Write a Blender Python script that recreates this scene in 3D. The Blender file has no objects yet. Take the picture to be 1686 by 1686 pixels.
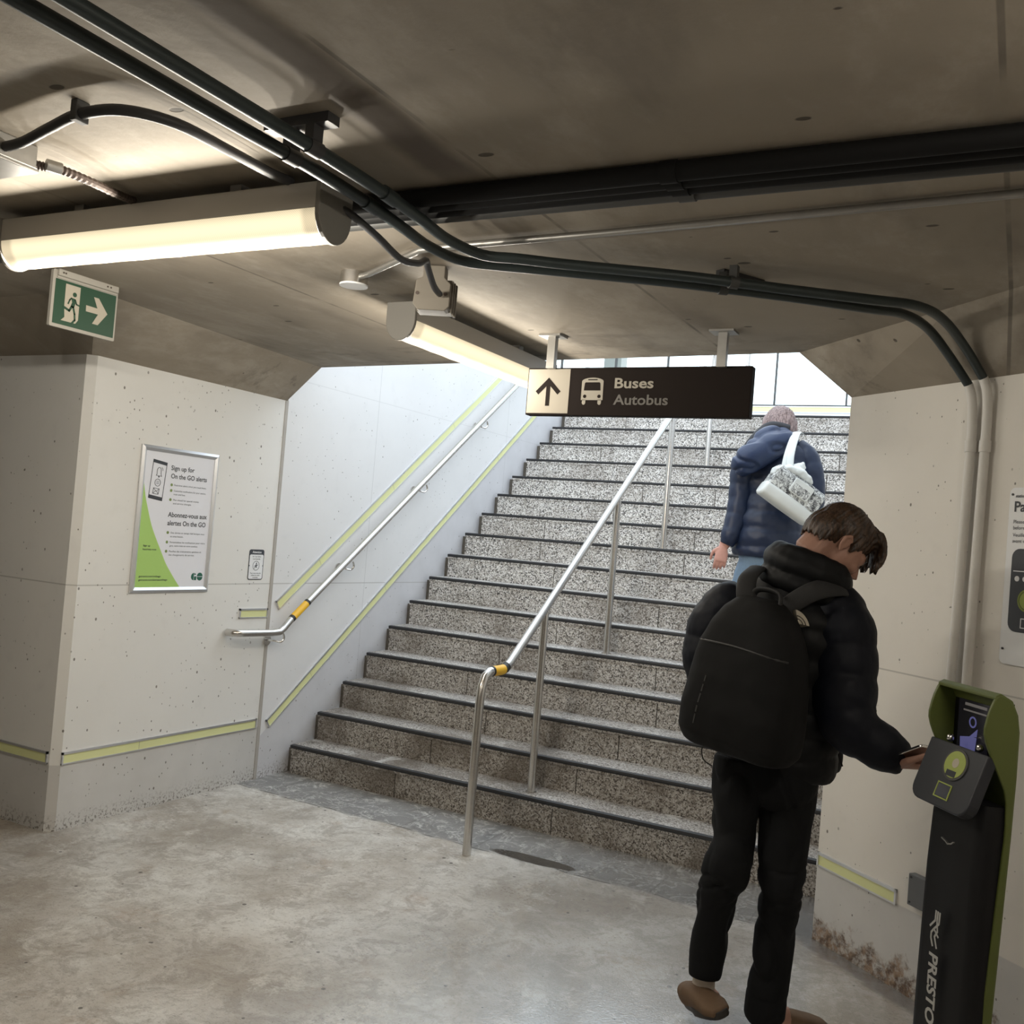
import bpy, bmesh, math, random
from mathutils import Vector, Matrix, noise
random.seed(7)
sc = bpy.context.scene
COL = sc.collection
V = Vector

# ---------------------------------------------------------------- camera
cam_data = bpy.data.cameras.new('camera')
cam_data.sensor_width = 36.0
cam_data.lens = 34.31
cam_data.clip_start = 0.05
cam = bpy.data.objects.new('camera', cam_data)
COL.objects.link(cam)
yaw, pitch, roll = -0.4842, 0.0237, 0.0811
Fw = V((math.sin(yaw)*math.cos(pitch), math.cos(yaw)*math.cos(pitch), math.sin(pitch)))
r0 = V((math.cos(yaw), -math.sin(yaw), 0)); u0 = r0.cross(Fw)
Rt = r0*math.cos(roll) + u0*math.sin(roll); Ut = -r0*math.sin(roll) + u0*math.cos(roll)
m = Matrix((Rt, Ut, -Fw)).transposed().to_4x4()
m.translation = V((3.8827, -4.6781, 1.5391))
cam.matrix_world = m
sc.camera = cam

# ---------------------------------------------------------------- sky, exposure
world = bpy.data.worlds.new('overcast_sky'); sc.world = world
world.use_nodes = True
wn = world.node_tree; wn.nodes.clear()
wo = wn.nodes.new('ShaderNodeOutputWorld'); wb = wn.nodes.new('ShaderNodeBackground')
wb.inputs['Color'].default_value = (0.82, 0.91, 1.0, 1); wb.inputs['Strength'].default_value = 1.85
wn.links.new(wb.outputs[0], wo.inputs[0])
sc.view_settings.view_transform = 'Standard'
sc.view_settings.look = 'None'
sc.view_settings.exposure = 0.72
sc.view_settings.gamma = 1.0
sc.view_settings.use_curve_mapping = False
LAMP_A, LAMP_B = 31.0, 17.0   # light given off by the two visible lamps, W
TUBE_FILL = 42.0   # radiance of the unseen tubes added to brighten the walls
TUBE = 1.08      # radiance of the lit lamp lenses

# ---------------------------------------------------------------- material helpers
def mat(name):
    m = bpy.data.materials.new(name); m.use_nodes = True
    nt = m.node_tree
    return m, nt, nt.nodes['Principled BSDF']

def simple(name, col, rough=0.5, metal=0.0, noise_amt=0.0, scale=20, bump=0.0, **kw):
    m, nt, b = mat(name)
    b.inputs['Base Color'].default_value = (*col, 1)
    b.inputs['Roughness'].default_value = rough
    b.inputs['Metallic'].default_value = metal
    for k, v in kw.items(): b.inputs[k.replace('_', ' ')].default_value = v
    if noise_amt or bump:
        N = nt.nodes; L = nt.links
        g = N.new('ShaderNodeNewGeometry'); n = N.new('ShaderNodeTexNoise'); n.inputs['Scale'].default_value = scale
        n.inputs['Detail'].default_value = 5
        L.new(g.outputs['Position'], n.inputs['Vector'])
        if noise_amt:
            mx = N.new('ShaderNodeMix'); mx.data_type = 'RGBA'
            mx.inputs[6].default_value = (*[c*(1-noise_amt) for c in col], 1)
            mx.inputs[7].default_value = (*[min(1, c*(1+noise_amt)) for c in col], 1)
            L.new(n.outputs['Fac'], mx.inputs[0]); L.new(mx.outputs[2], b.inputs['Base Color'])
        if bump:
            bp = N.new('ShaderNodeBump'); bp.inputs['Strength'].default_value = bump; bp.inputs['Distance'].default_value = 0.01
            L.new(n.outputs['Fac'], bp.inputs['Height']); L.new(bp.outputs[0], b.inputs['Normal'])
    return m

class G:
    """small node-graph builder working on values"""
    def __init__(s, nt):
        s.nt = nt; s.N = nt.nodes; s.L = nt.links
        g = s.N.new('ShaderNodeNewGeometry'); s.pos = g.outputs['Position']
        sp = s.N.new('ShaderNodeSeparateXYZ'); s.L.new(s.pos, sp.inputs[0])
        s.x, s.y, s.z = sp.outputs
    def put(s, v, sock):
        if hasattr(v, 'is_linked') or isinstance(v, bpy.types.NodeSocket): s.L.new(v, sock)
        else: sock.default_value = v
    def m(s, op, a, b=0.0, c=None):
        n = s.N.new('ShaderNodeMath'); n.operation = op; s.put(a, n.inputs[0]); s.put(b, n.inputs[1])
        if c is not None: s.put(c, n.inputs[2])
        return n.outputs[0]
    def clamp01(s, a):
        n = s.N.new('ShaderNodeClamp'); s.put(a, n.inputs[0]); return n.outputs[0]
    def step(s, a, lo, hi):      # smooth 0..1 as a goes lo->hi
        n = s.N.new('ShaderNodeMapRange'); n.interpolation_type = 'SMOOTHSTEP'
        s.put(a, n.inputs[0]); n.inputs[1].default_value = lo; n.inputs[2].default_value = hi
        return n.outputs[0]
    def scalev(s, sx, sy, sz):
        n = s.N.new('ShaderNodeMapping'); n.inputs['Scale'].default_value = (sx, sy, sz)
        s.L.new(s.pos, n.inputs[0]); return n.outputs[0]
    def noise(s, scale, detail=4, vec=None, rough=0.55, dist=0.0):
        n = s.N.new('ShaderNodeTexNoise'); n.inputs['Scale'].default_value = scale
        n.inputs['Detail'].default_value = detail; n.inputs['Roughness'].default_value = rough
        n.inputs['Distortion'].default_value = dist
        s.L.new(vec or s.pos, n.inputs['Vector']); return n.outputs['Fac']
    def vor(s, scale, vec=None, out='Distance'):
        n = s.N.new('ShaderNodeTexVoronoi'); n.inputs['Scale'].default_value = scale
        s.L.new(vec or s.pos, n.inputs['Vector']); return n.outputs[out], n.outputs['Color']
    def mix(s, f, a, b):
        n = s.N.new('ShaderNodeMix'); n.data_type = 'RGBA'; s.put(f, n.inputs[0])
        for v, i in ((a, 6), (b, 7)):
            if isinstance(v, tuple): n.inputs[i].default_value = (*v, 1)
            else: s.L.new(v, n.inputs[i])
        return n.outputs[2]
    def bump(s, h, strength, dist=0.01):
        n = s.N.new('ShaderNodeBump'); n.inputs['Strength'].default_value = strength; n.inputs['Distance'].default_value = dist
        s.L.new(h, n.inputs['Height']); return n.outputs[0]
    def pits(s, scale, size, density_seed=0, vec=None):
        """1 inside small random pits"""
        d, c = s.vor(scale, vec)
        sp = s.N.new('ShaderNodeSeparateColor'); s.L.new(c, sp.inputs[0])
        r = s.m('POWER', sp.outputs[0], 1.8)
        rad = s.m('MULTIPLY', r, size)
        f = s.m('SUBTRACT', rad, d)
        return s.step(f, 0.0, size*0.22)
    def band(s, v, c, w, soft=0.3):   # 1 where |v-c|<w
        a = s.m('ABSOLUTE', s.m('SUBTRACT', v, c)); return s.m('SUBTRACT', 1.0, s.step(a, w*(1-soft), w*(1+soft)))

def wall_material(name, low_edge, base=(.755, .745, .715), low=(.585, .575, .555), rust=0.0, pit=1.0, joint=True):
    m, nt, b = mat(name); g = G(nt)
    n1 = g.noise(1.6, 5); n2 = g.noise(9, 5)
    col = g.mix(g.m('MULTIPLY', n1, 0.8), tuple(c*1.05 for c in base), tuple(c*0.88 for c in base))
    col = g.mix(g.m('MULTIPLY', g.step(n2, .55, .8), .25), col, tuple(c*0.8 for c in base))
    lowf = low_edge(g)
    lcol = g.mix(g.noise(6, 5), tuple(c*1.08 for c in low), tuple(c*.88 for c in low))
    col = g.mix(lowf, col, lcol)
    if joint:
        col = g.mix(g.m('MULTIPLY', g.band(g.z, 1.142, .003), .55), col, (.3, .29, .27))
        if 'stair' in name:
            for yy in (.67, 2.5): col = g.mix(g.m('MULTIPLY', g.band(g.y, yy, .0025), .4), col, (.35, .35, .35))
            col = g.mix(g.m('MULTIPLY', g.band(g.z, 2.36, .003), .22), col, (.4, .4, .4))
    # bug holes, denser lower down
    wob = g.scalev(1, 1, .75)
    p1 = g.pits(20, .125*pit, vec=wob); p2 = g.pits(42, .17*pit, vec=wob)
    dens = g.step(g.noise(2.3, 2), .30, .5)
    pp = g.m('MAXIMUM', g.m('MULTIPLY', p1, dens), g.m('MULTIPLY', p2, g.step(g.noise(3.1, 2, g.scalev(1, 1, .6)), .42, .56)))
    near = g.m('MULTIPLY', g.m('SUBTRACT', 1.0, g.step(g.z, .0, .10)), g.step(g.noise(75, 4, rough=.7), .53, .57))
    col = g.mix(g.m('MULTIPLY', pp, .82), col, (.13, .115, .095))
    col = g.mix(g.m('MULTIPLY', near, .8), col, (.12, .10, .08))
    if rust:
        h = g.m('ADD', g.m('MULTIPLY', g.z, -4.2), g.m('MULTIPLY', g.noise(7, 6, rough=.7), 1.9))
        h = g.m('SUBTRACT', h, g.m('MULTIPLY', g.noise(2.5, 3), .5))
        rf = g.step(h, .26, .50)
        rf = g.m('MULTIPLY', rf, g.m('ADD', .45, g.m('MULTIPLY', g.step(g.noise(34, 6, rough=.75), .40, .58), .55)))
        rc = g.mix(g.step(g.noise(30, 5), .4, .62), (.10, .055, .03), (.30, .20, .13))
        col = g.mix(g.m('MULTIPLY', rf, rust), col, rc)
    nt.links.new(col, b.inputs['Base Color'])
    b.inputs['Roughness'].default_value = .62
    hh = g.m('SUBTRACT', g.m('MULTIPLY', n2, .25), pp)
    nt.links.new(g.bump(hh, .5, .006), b.inputs['Normal'])
    return m

def flat_low(h=.305):
    return lambda g: g.m('SUBTRACT', 1.0, g.step(g.z, h-.003, h+.003))
def stair_low(g):
    v = g.m('SUBTRACT', g.z, g.m('MULTIPLY', g.m('ADD', g.y, .171), .727))
    return g.m('SUBTRACT', 1.0, g.step(v, .287, .295))

M = {}
M['wall'] = wall_material('painted_concrete', flat_low(), rust=0.0)
M['wall_right'] = wall_material('painted_concrete_rusty', flat_low(.303), rust=.95, base=(.75, .72, .665))
M['wall_stair'] = wall_material('painted_concrete_stair', stair_low, base=(.74, .74, .74), low=(.60, .60, .62), pit=.75)

# ceiling: bare board-marked concrete with stained joints
m_, nt, b = mat('bare_concrete_ceiling'); g = G(nt)
c1 = g.mix(g.noise(1.3, 6, rough=.6), (.33, .285, .225), (.21, .183, .145))
c1 = g.mix(g.m('MULTIPLY', g.step(g.noise(2.2, 7, g.scalev(1, .5, 1), rough=.7), .48, .66), .5), c1, (.42, .38, .32))
c1 = g.mix(g.m('MULTIPLY', g.step(g.noise(4, 5, g.scalev(1, .35, 1)), .5, .75), .5), c1, (.12, .10, .08))
wx = g.m('ADD', g.x, g.m('MULTIPLY', g.m('SUBTRACT', g.noise(2.5, 4), .5), .10))
st = g.m('MULTIPLY', g.band(wx, 2.60, .055, .5), g.m('SUBTRACT', 1.0, g.step(g.y, -2.75, -2.5)))
c1 = g.mix(g.m('MULTIPLY', st, .8), c1, (.085, .066, .052))
for xx, y0, y1 in ((1.338, -6, -.3), (2.675, -6, -.3), (3.80, -6, -1.4)):
    ln = g.m('MULTIPLY', g.band(g.x, xx, .006), g.step(g.noise(3, 3), .35, .6))
    c1 = g.mix(g.m('MULTIPLY', ln, .6), c1, (.06, .05, .04))
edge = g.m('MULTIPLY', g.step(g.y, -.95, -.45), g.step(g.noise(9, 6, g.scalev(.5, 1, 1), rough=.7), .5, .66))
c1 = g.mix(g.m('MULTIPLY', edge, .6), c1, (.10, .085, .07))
pt = g.pits(10, .13, vec=g.scalev(.55, 1, 1))
c1 = g.mix(g.m('MULTIPLY', pt, .8), c1, (.04, .03, .02))
nt.links.new(c1, b.inputs['Base Color']); b.inputs['Roughness'].default_value = .8
nt.links.new(g.bump(g.m('SUBTRACT', g.noise(14, 5), pt), .35, .006), b.inputs['Normal'])
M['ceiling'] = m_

# floor: worn wet concrete, slate band and puddle in front of the stairs
m_, nt, b = mat('wet_concrete_floor'); g = G(nt)
n1 = g.noise(1.5, 7, rough=.65); n2 = g.noise(6, 9, rough=.78, dist=.5); n3 = g.noise(70, 5, rough=.7)
left = g.m('SUBTRACT', 1.0, g.step(g.x, .8, 2.4))
c = g.mix(g.step(n1, .36, .64), (.34, .30, .25), (.62, .60, .56))
c = g.mix(g.m('MULTIPLY', g.step(n2, .46, .60), .60), c, (.25, .215, .175))
c = g.mix(g.m('MULTIPLY', g.step(g.noise(4.5, 9, rough=.8, dist=.4), .52, .64), .5), c, (.74, .72, .67))
c = g.mix(g.m('MULTIPLY', g.step(g.noise(3.2, 8, rough=.75), .55, .70), .55), c, (.33, .24, .165))
c = g.mix(g.m('MULTIPLY', g.step(n3, .52, .66), .45), c, (.17, .15, .125))
c = g.mix(g.m('MULTIPLY', g.pits(16, .16), .85), c, (.07, .06, .05))
# slate band: between the first riser and a line about 0.4 m out
by = g.m('ADD', g.y, g.m('MULTIPLY', g.m('SUBTRACT', g.noise(3.0, 4), .5), .10))
by = g.m('ADD', by, g.m('MULTIPLY', g.x, .03))
inb = g.step(by, -.42, -.36)
sl = g.mix(g.noise(7, 7, rough=.7), (.08, .08, .08), (.27, .265, .255))
vein = g.band(g.noise(7, 5, rough=.6, dist=.8), .5, .014, .6)
salt = g.m('MAXIMUM', g.m('MULTIPLY', g.step(g.noise(8, 9, rough=.8, dist=.8), .53, .62), .7), g.m('MULTIPLY', vein, .4))
sl = g.mix(salt, sl, (.60, .59, .56))
tj = g.band(g.m('FRACT', g.m('MULTIPLY', g.x, 2.2)), .5, .010)
sl = g.mix(g.m('MULTIPLY', tj, .45), sl, (.07, .065, .06))
c = g.mix(g.m('MULTIPLY', inb, .92), c, sl)
c = g.mix(g.m('MULTIPLY', g.m('MULTIPLY', g.band(by, -.39, .006), g.step(g.noise(5, 3), .4, .55)), .8), c, (.06, .055, .05))
# puddle
px = g.m('DIVIDE', g.m('SUBTRACT', g.x, 1.90), .24); py_ = g.m('DIVIDE', g.m('SUBTRACT', g.y, -.40), .055)
pr = g.m('ADD', g.m('ADD', g.m('MULTIPLY', px, px), g.m('MULTIPLY', py_, py_)), g.m('MULTIPLY', g.noise(9, 4), 1.2))
pud = g.m('SUBTRACT', 1.0, g.step(pr, 1.35, 1.6))
c = g.mix(g.m('MULTIPLY', pud, .92), c, (.045, .038, .03))
# dark damp foot of the right hand wall
s_ = g.m('ADD', g.m('MULTIPLY', g.m('SUBTRACT', g.x, 3.215), -.639), g.m('MULTIPLY', g.m('SUBTRACT', g.y, -.4858), -.769))
s_ = g.m('ADD', s_, g.m('MULTIPLY', g.m('SUBTRACT', g.noise(5, 4), .5), .08))
foot = g.m('MULTIPLY', g.m('SUBTRACT', 1.0, g.step(s_, .06, .11)), g.step(g.x, 3.0, 3.15))
c = g.mix(g.m('MULTIPLY', foot, .7), c, (.10, .10, .105))
damp = g.m('ADD', g.step(g.x, 1.3, 2.5), g.m('MULTIPLY', g.m('SUBTRACT', g.noise(2.2, 5), .5), 1.0))
c = g.mix(g.m('MULTIPLY', g.clamp01(damp), .22), c, (.15, .15, .155))
# wetness: wetter towards the middle right
wet = g.m('ADD', g.step(g.x, 1.3, 2.5), g.m('MULTIPLY', g.m('SUBTRACT', g.noise(2.2, 5), .5), 1.0))
wet = g.clamp01(wet)
rough = g.m('SUBTRACT', .60, g.m('MULTIPLY', wet, .46))
rough = g.m('ADD', rough, g.m('MULTIPLY', g.m('SUBTRACT', g.noise(60, 3), .5), .35))
rough = g.m('SUBTRACT', rough, g.m('MULTIPLY', pud, .25))
rough = g.m('MAXIMUM', rough, .1)
nt.links.new(c, b.inputs['Base Color']); nt.links.new(rough, b.inputs['Roughness'])
b.inputs['Specular IOR Level'].default_value = .6
nt.links.new(g.m('MULTIPLY', wet, .9), b.inputs['Coat Weight']); b.inputs['Coat Roughness'].default_value = .13; b.inputs['Coat IOR'].default_value = 2.5
hb = g.m('ADD', g.m('MULTIPLY', g.noise(160, 2), g.m('SUBTRACT', 1.0, pud)), g.m('MULTIPLY', n2, .6))
bn_ = g.bump(hb, .38, .004); nt.links.new(bn_, b.inputs['Normal']); nt.links.new(g.bump(g.noise(90, 3), .13, .004), b.inputs['Coat Normal'])
M['floor'] = m_

# granite
def granite(name, dirt):
    m_, nt, b = mat(name); g = G(nt)
    _, cc = g.vor(150); sp = g.N.new('ShaderNodeSeparateColor'); g.L.new(cc, sp.inputs[0])
    ramp = g.N.new('ShaderNodeValToRGB'); cr = ramp.color_ramp; cr.interpolation = 'CONSTANT'
    stops = [(0, (.05, .047, .043)), (.24, (.22, .205, .19)), (.36, (.42, .39, .35)), (.54, (.62, .59, .55)), (.72, (.82, .80, .77))]
    while len(cr.elements) < len(stops): cr.elements.new(.5)
    for e, (p, c) in zip(cr.elements, stops): e.position = p; e.color = (*c, 1)
    g.L.new(g.m('ADD', g.m('MULTIPLY', sp.outputs[0], .75), g.m('MULTIPLY', g.noise(70, 3), .28)), ramp.inputs[0])
    c = ramp.outputs[0]
    dn = g.step(g.noise(2.2, 6, rough=.65), .42, .68)
    c = g.mix(g.m('MULTIPLY', dn, dirt), c, (.17, .135, .10))
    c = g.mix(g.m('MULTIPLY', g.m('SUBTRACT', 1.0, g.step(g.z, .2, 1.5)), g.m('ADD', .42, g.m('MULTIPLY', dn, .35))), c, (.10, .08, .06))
    if name.endswith('tread'):
        c = g.mix(g.m('MULTIPLY', g.step(g.noise(5, 7, rough=.75, dist=.8), .55, .66), .6), c, (.62, .61, .58))
    nt.links.new(c, b.inputs['Base Color'])
    nt.links.new(g.m('ADD', .38, g.m('MULTIPLY', g.noise(8, 4), .3)), b.inputs['Roughness'])
    return m_
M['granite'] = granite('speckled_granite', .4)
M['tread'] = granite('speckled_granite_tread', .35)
M['grime'] = simple('grimy_mortar', (.13, .115, .095), .9, noise_amt=.5, scale=40)
M['rubber'] = simple('black_rubber', (.022, .022, .024), .45, noise_amt=.4, scale=60)
M['landing'] = simple('landing_concrete', (.5, .5, .49), .7, noise_amt=.1, scale=8)
M['trimstrip'] = simple('grey_sealant', (.40, .375, .34), .7, noise_amt=.12, scale=12)
M['steel'] = simple('brushed_stainless', (.62, .60, .57), .27, 1.0, noise_amt=.08, scale=30)
M['chrome'] = simple('bright_steel', (.75, .74, .72), .2, 1.0)
M['alu'] = simple('satin_aluminium', (.72, .73, .75), .38, .85)
M['alu_dark'] = simple('grey_aluminium_edge', (.30, .29, .28), .5, .6)
M['lum'] = simple('pale_yellow_green_strip', (.72, .74, .38), .5, noise_amt=.04, scale=5)
M['yellow'] = simple('yellow_tape', (.86, .50, .03), .4)
M['blacktape'] = simple('black_tape', (.02, .02, .02), .5)
M['galv'] = simple('galvanised_steel', (.34, .33, .31), .42, .8, noise_amt=.15, scale=25)
M['white_paint'] = simple('white_painted_conduit', (.66, .64, .60), .5, noise_amt=.05, scale=15)
M['green_conduit'] = simple('dark_green_grey_conduit', (.028, .038, .038), .45, .2, noise_amt=.2, scale=15)
M['black_pipe'] = simple('black_pipe_coating', (.006, .006, .006), .7, Specular_IOR_Level=.2)
M['grey_pipe'] = simple('dark_grey_pipe', (.05, .05, .048), .6)
M['cable'] = simple('dark_cable_sheath', (.035, .035, .037), .5)
M['flex'] = simple('brown_flexible_conduit', (.07, .05, .04), .55, .3)
M['housing'] = simple('beige_lamp_housing', (.40, .38, .345), .5)
M['endcap'] = simple('grey_lamp_end_cap', (.20, .19, .17), .6)
M['beige_box'] = simple('beige_metal_box', (.17, .15, .12), .6)
M['white'] = simple('white_print', (.80, .81, .82), .5)
M['sheet'] = simple('poster_paper', (.78, .79, .84), .45)
M['ink'] = simple('charcoal_ink', (.045, .05, .06), .6)
M['softink'] = simple('grey_ink', (.16, .17, .18), .6)
M['leafgreen'] = simple('light_green_print', (.40, .62, .17), .5)
M['bullet'] = simple('green_bullet_ink', (.22, .30, .10), .5)
M['forest'] = simple('dark_green_ink', (.02, .12, .08), .5)
M['exitgreen'] = simple('exit_green', (.005, .045, .018), .5)
M['cream'] = simple('cream_sign_face', (.40, .36, .29), .6)
M['creamdark'] = simple('cream_sign_print', (.38, .35, .29), .6)
M['signframe'] = simple('offwhite_sign_plastic', (.33, .31, .27), .5)
M['brown'] = simple('dark_brown_sign', (.020, .015, .013), .75, Specular_IOR_Level=.1)
M['greyprint'] = simple('grey_sign_print', (.15, .14, .125), .6)
M['machine_black'] = simple('black_machine_body', (.005, .005, .006), .5, Specular_IOR_Level=.3)
M['panel'] = simple('dark_grey_reader_panel', (.016, .018, .024), .5)
M['olive'] = simple('olive_green_shell', (.085, .105, .022), .45)
M['reader_lime'] = simple('lime_reader_disc', (.30, .36, .08), .4)
M['screen'] = simple('dark_screen_glass', (.02, .02, .03), .12)
M['silver_ink'] = simple('silver_print', (.45, .45, .43), .4)
M['box_grey'] = simple('grey_steel_box', (.15, .155, .16), .5, .3)
M['clear_white'] = simple('white_glazing_frame', (.85, .87, .88), .4)

# lamp lens: lit prismatic plastic, fine ribs, brighter over the tube
def lens_material(name, axis, centre, half):
    m_, nt, b = mat(name); g = G(nt)
    a = g.x if axis == 'x' else g.y
    lo = g.m('DIVIDE', g.m('ABSOLUTE', g.m('SUBTRACT', a, centre)), half)
    ends = g.m('SUBTRACT', 1.0, g.m('MULTIPLY', g.step(lo, .93, .97), .35))
    tube = g.step(g.z, 2.235, 2.285)
    tube = g.m('MULTIPLY', tube, g.m('SUBTRACT', 1.0, g.step(g.z, 2.29, 2.33)))
    k = g.m('ADD', .62, g.m('MULTIPLY', tube, .5))
    o1 = g.y if axis == 'x' else g.x
    dots = g.m('MULTIPLY', g.m('SINE', g.m('MULTIPLY', a, 900.0)), g.m('SINE', g.m('MULTIPLY', g.z, 1100.0)))
    k = g.m('MULTIPLY', g.m('ADD', k, g.m('MULTIPLY', dots, .13)), ends)
    b.inputs['Base Color'].default_value = (.12, .10, .07, 1); b.inputs['Roughness'].default_value = .5
    b.inputs['Emission Color'].default_value = (1.0, .84, .56, 1)
    nt.links.new(g.m('MULTIPLY', k, TUBE*.62), b.inputs['Emission Strength'])
    return m_
M['lens_a'] = lens_material('lit_lens_long_lamp', 'x', 1.65, .60)
M['lens_b'] = lens_material('lit_lens_stair_lamp', 'y', -1.0, .60)

# glass of the landing screen
m_, nt, b = mat('clear_glass'); nt.nodes.remove(b)
tr = nt.nodes.new('ShaderNodeBsdfTransparent'); gl = nt.nodes.new('ShaderNodeBsdfGlossy'); gl.inputs['Roughness'].default_value = .02
fr = nt.nodes.new('ShaderNodeFresnel'); fr.inputs[0].default_value = 1.45
ms = nt.nodes.new('ShaderNodeMixShader'); nt.links.new(fr.outputs[0], ms.inputs[0]); nt.links.new(tr.outputs[0], ms.inputs[1]); nt.links.new(gl.outputs[0], ms.inputs[2])
nt.links.new(ms.outputs[0], nt.nodes['Material Output'].inputs[0]); tr.inputs[0].default_value = (.93, .97, .97, 1)
M['glass'] = m_

# ---------------------------------------------------------------- mesh helpers
def new_bm(): return bmesh.new()
def box(bm, x0, x1, y0, y1, z0, z1):
    vs = [bm.verts.new((x, y, z)) for x in (x0, x1) for y in (y0, y1) for z in (z0, z1)]
    for f in ((0, 1, 3, 2), (4, 6, 7, 5), (0, 4, 5, 1), (2, 3, 7, 6), (0, 2, 6, 4), (1, 5, 7, 3)):
        bm.faces.new([vs[i] for i in f])
def prism(bm, pts, vec):
    """extrude a 3-D polygon by vec"""
    a = [bm.verts.new(p) for p in pts]; c = [bm.verts.new(V(p)+V(vec)) for p in pts]
    n = len(a)
    bm.faces.new(a[::-1]); bm.faces.new(c)
    for i in range(n): bm.faces.new((a[i], a[(i+1) % n], c[(i+1) % n], c[i]))
def spline(pts, n=8):
    """Catmull-Rom through vectors (any dimension)"""
    P = [list(p) for p in pts]; out = []
    for i in range(len(P)-1):
        p0 = P[max(i-1, 0)]; p1 = P[i]; p2 = P[i+1]; p3 = P[min(i+2, len(P)-1)]
        for k in range(n):
            t = k/n; t2 = t*t; t3 = t2*t
            out.append([.5*((2*b_)+(-a_+c_)*t+(2*a_-5*b_+4*c_-d_)*t2+(-a_+3*b_-3*c_+d_)*t3) for a_, b_, c_, d_ in zip(p0, p1, p2, p3)])
    out.append(P[-1]); return out
def tube(bm, pts, r, seg=12, side=None, groove=None, closed=False, power=1.0):
    """tube through pts; r = number, or list of r or (a,b); side = axis direction of a; groove=(pitch,depth,phase)"""
    P = [V(p) for p in pts]; n = len(P)
    R = [(q, q) if isinstance(q, (int, float)) else q for q in (r if isinstance(r, (list, tuple)) else [r]*n)]
    rings = []; s = 0; ref = None
    for i in range(n):
        if closed: t = (P[(i+1) % n]-P[i-1]).normalized()
        else: t = (P[min(i+1, n-1)]-P[max(i-1, 0)]).normalized()
        if side is not None: ax = V(side) - t*V(side).dot(t)
        elif ref is None:
            ax = t.orthogonal()
        else: ax = ref - t*ref.dot(t)
        ax.normalize(); ref = ax; bx = t.cross(ax)
        if i: s += (P[i]-P[i-1]).length
        k = 1.0
        if groove: k = 1 - groove[1]*(1-abs(math.sin(math.pi*(s/groove[0]+groove[2])))**.45)
        a, b_ = R[i]
        ring = []
        for j in range(seg):
            an = 2*math.pi*j/seg; ca, sa = math.cos(an), math.sin(an)
            if power != 1.0:
                ca = math.copysign(abs(ca)**power, ca); sa = math.copysign(abs(sa)**power, sa)
            ring.append(bm.verts.new(P[i]+ax*(a*k*ca)+bx*(b_*k*sa)))
        rings.append(ring)
    m_ = n if closed else n-1
    for i in range(m_):
        A, B = rings[i], rings[(i+1) % n]
        for j in range(seg): bm.faces.new((A[j], A[(j+1) % seg], B[(j+1) % seg], B[j]))
    if not closed:
        bm.faces.new(rings[0][::-1]); bm.faces.new(rings[-1])
def stube(bm, ctrl, n=6, **kw):
    """smooth tube: ctrl = list of (x,y,z,a[,b])"""
    c = [list(q) if len(q) == 5 else list(q)+[q[3]] for q in ctrl]
    sp = spline(c, n)
    tube(bm, [q[:3] for q in sp], [(q[3], q[4]) for q in sp], **kw)
def ell(bm, c, r, rot=None, seg=20):
    mt = Matrix.Translation(V(c)) @ (rot.to_4x4() if rot else Matrix()) @ Matrix.Diagonal((*r, 1))
    bmesh.ops.create_uvsphere(bm, u_segments=seg, v_segments=seg//2+2, radius=1, matrix=mt)
def cyl(bm, p0, p1, r0, r1=None, seg=20):
    tube(bm, [p0, p1], [r0, r1 if r1 is not None else r0], seg=seg)
def rounded(w, h, r, n=5):
    """rounded rectangle outline centred at 0"""
    out = []
    for cx, cy, a0 in ((w/2-r, h/2-r, 0), (-w/2+r, h/2-r, 90), (-w/2+r, -h/2+r, 180), (w/2-r, -h/2+r, 270)):
        for k in range(n+1):
            a = math.radians(a0+90*k/n); out.append((cx+r*math.cos(a), cy+r*math.sin(a)))
    return out

def obj(name, bm, material, parent=None, smooth=False, bevel=0.0, base=None):
    bmesh.ops.recalc_face_normals(bm, faces=bm.faces)
    me = bpy.data.meshes.new(name)
    bm.to_mesh(me); bm.free()
    return obj_me(name, me, material, parent, smooth, bevel, base)
def wpos(o):
    v = V((0, 0, 0))
    while o: v += o.location; o = o.parent
    return v
def obj_me(name, me, material, parent=None, smooth=False, bevel=0.0, base=None):
    o = bpy.data.objects.new(name, me); COL.objects.link(o)
    if base is not None:
        me.transform(Matrix.Translation(-V(base))); o.location = base
    if parent is not None:
        me.transform(Matrix.Translation(-wpos(parent))); o.parent = parent
    if material: me.materials.append(material)
    if smooth:
        for p in me.polygons: p.use_smooth = True
        if smooth == 'auto': me.set_sharp_from_angle(angle=math.radians(40))
    if bevel:
        bv = o.modifiers.new('bevel', 'BEVEL'); bv.width = bevel; bv.segments = 2; bv.limit_method = 'ANGLE'
    return o
def tag(o, label, cat, group=None):
    o['label'] = label; o['category'] = cat
    if group: o['group'] = group
    return o
def thing(name, label, cat, loc, group=None):
    o = bpy.data.objects.new(name, None); COL.objects.link(o); o.location = loc
    o.empty_display_size = .05
    return tag(o, label, cat, group)
def struct(name, bm, material, **kw):
    o = obj(name, bm, material, **kw); o['kind'] = 'structure'; return o

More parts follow.
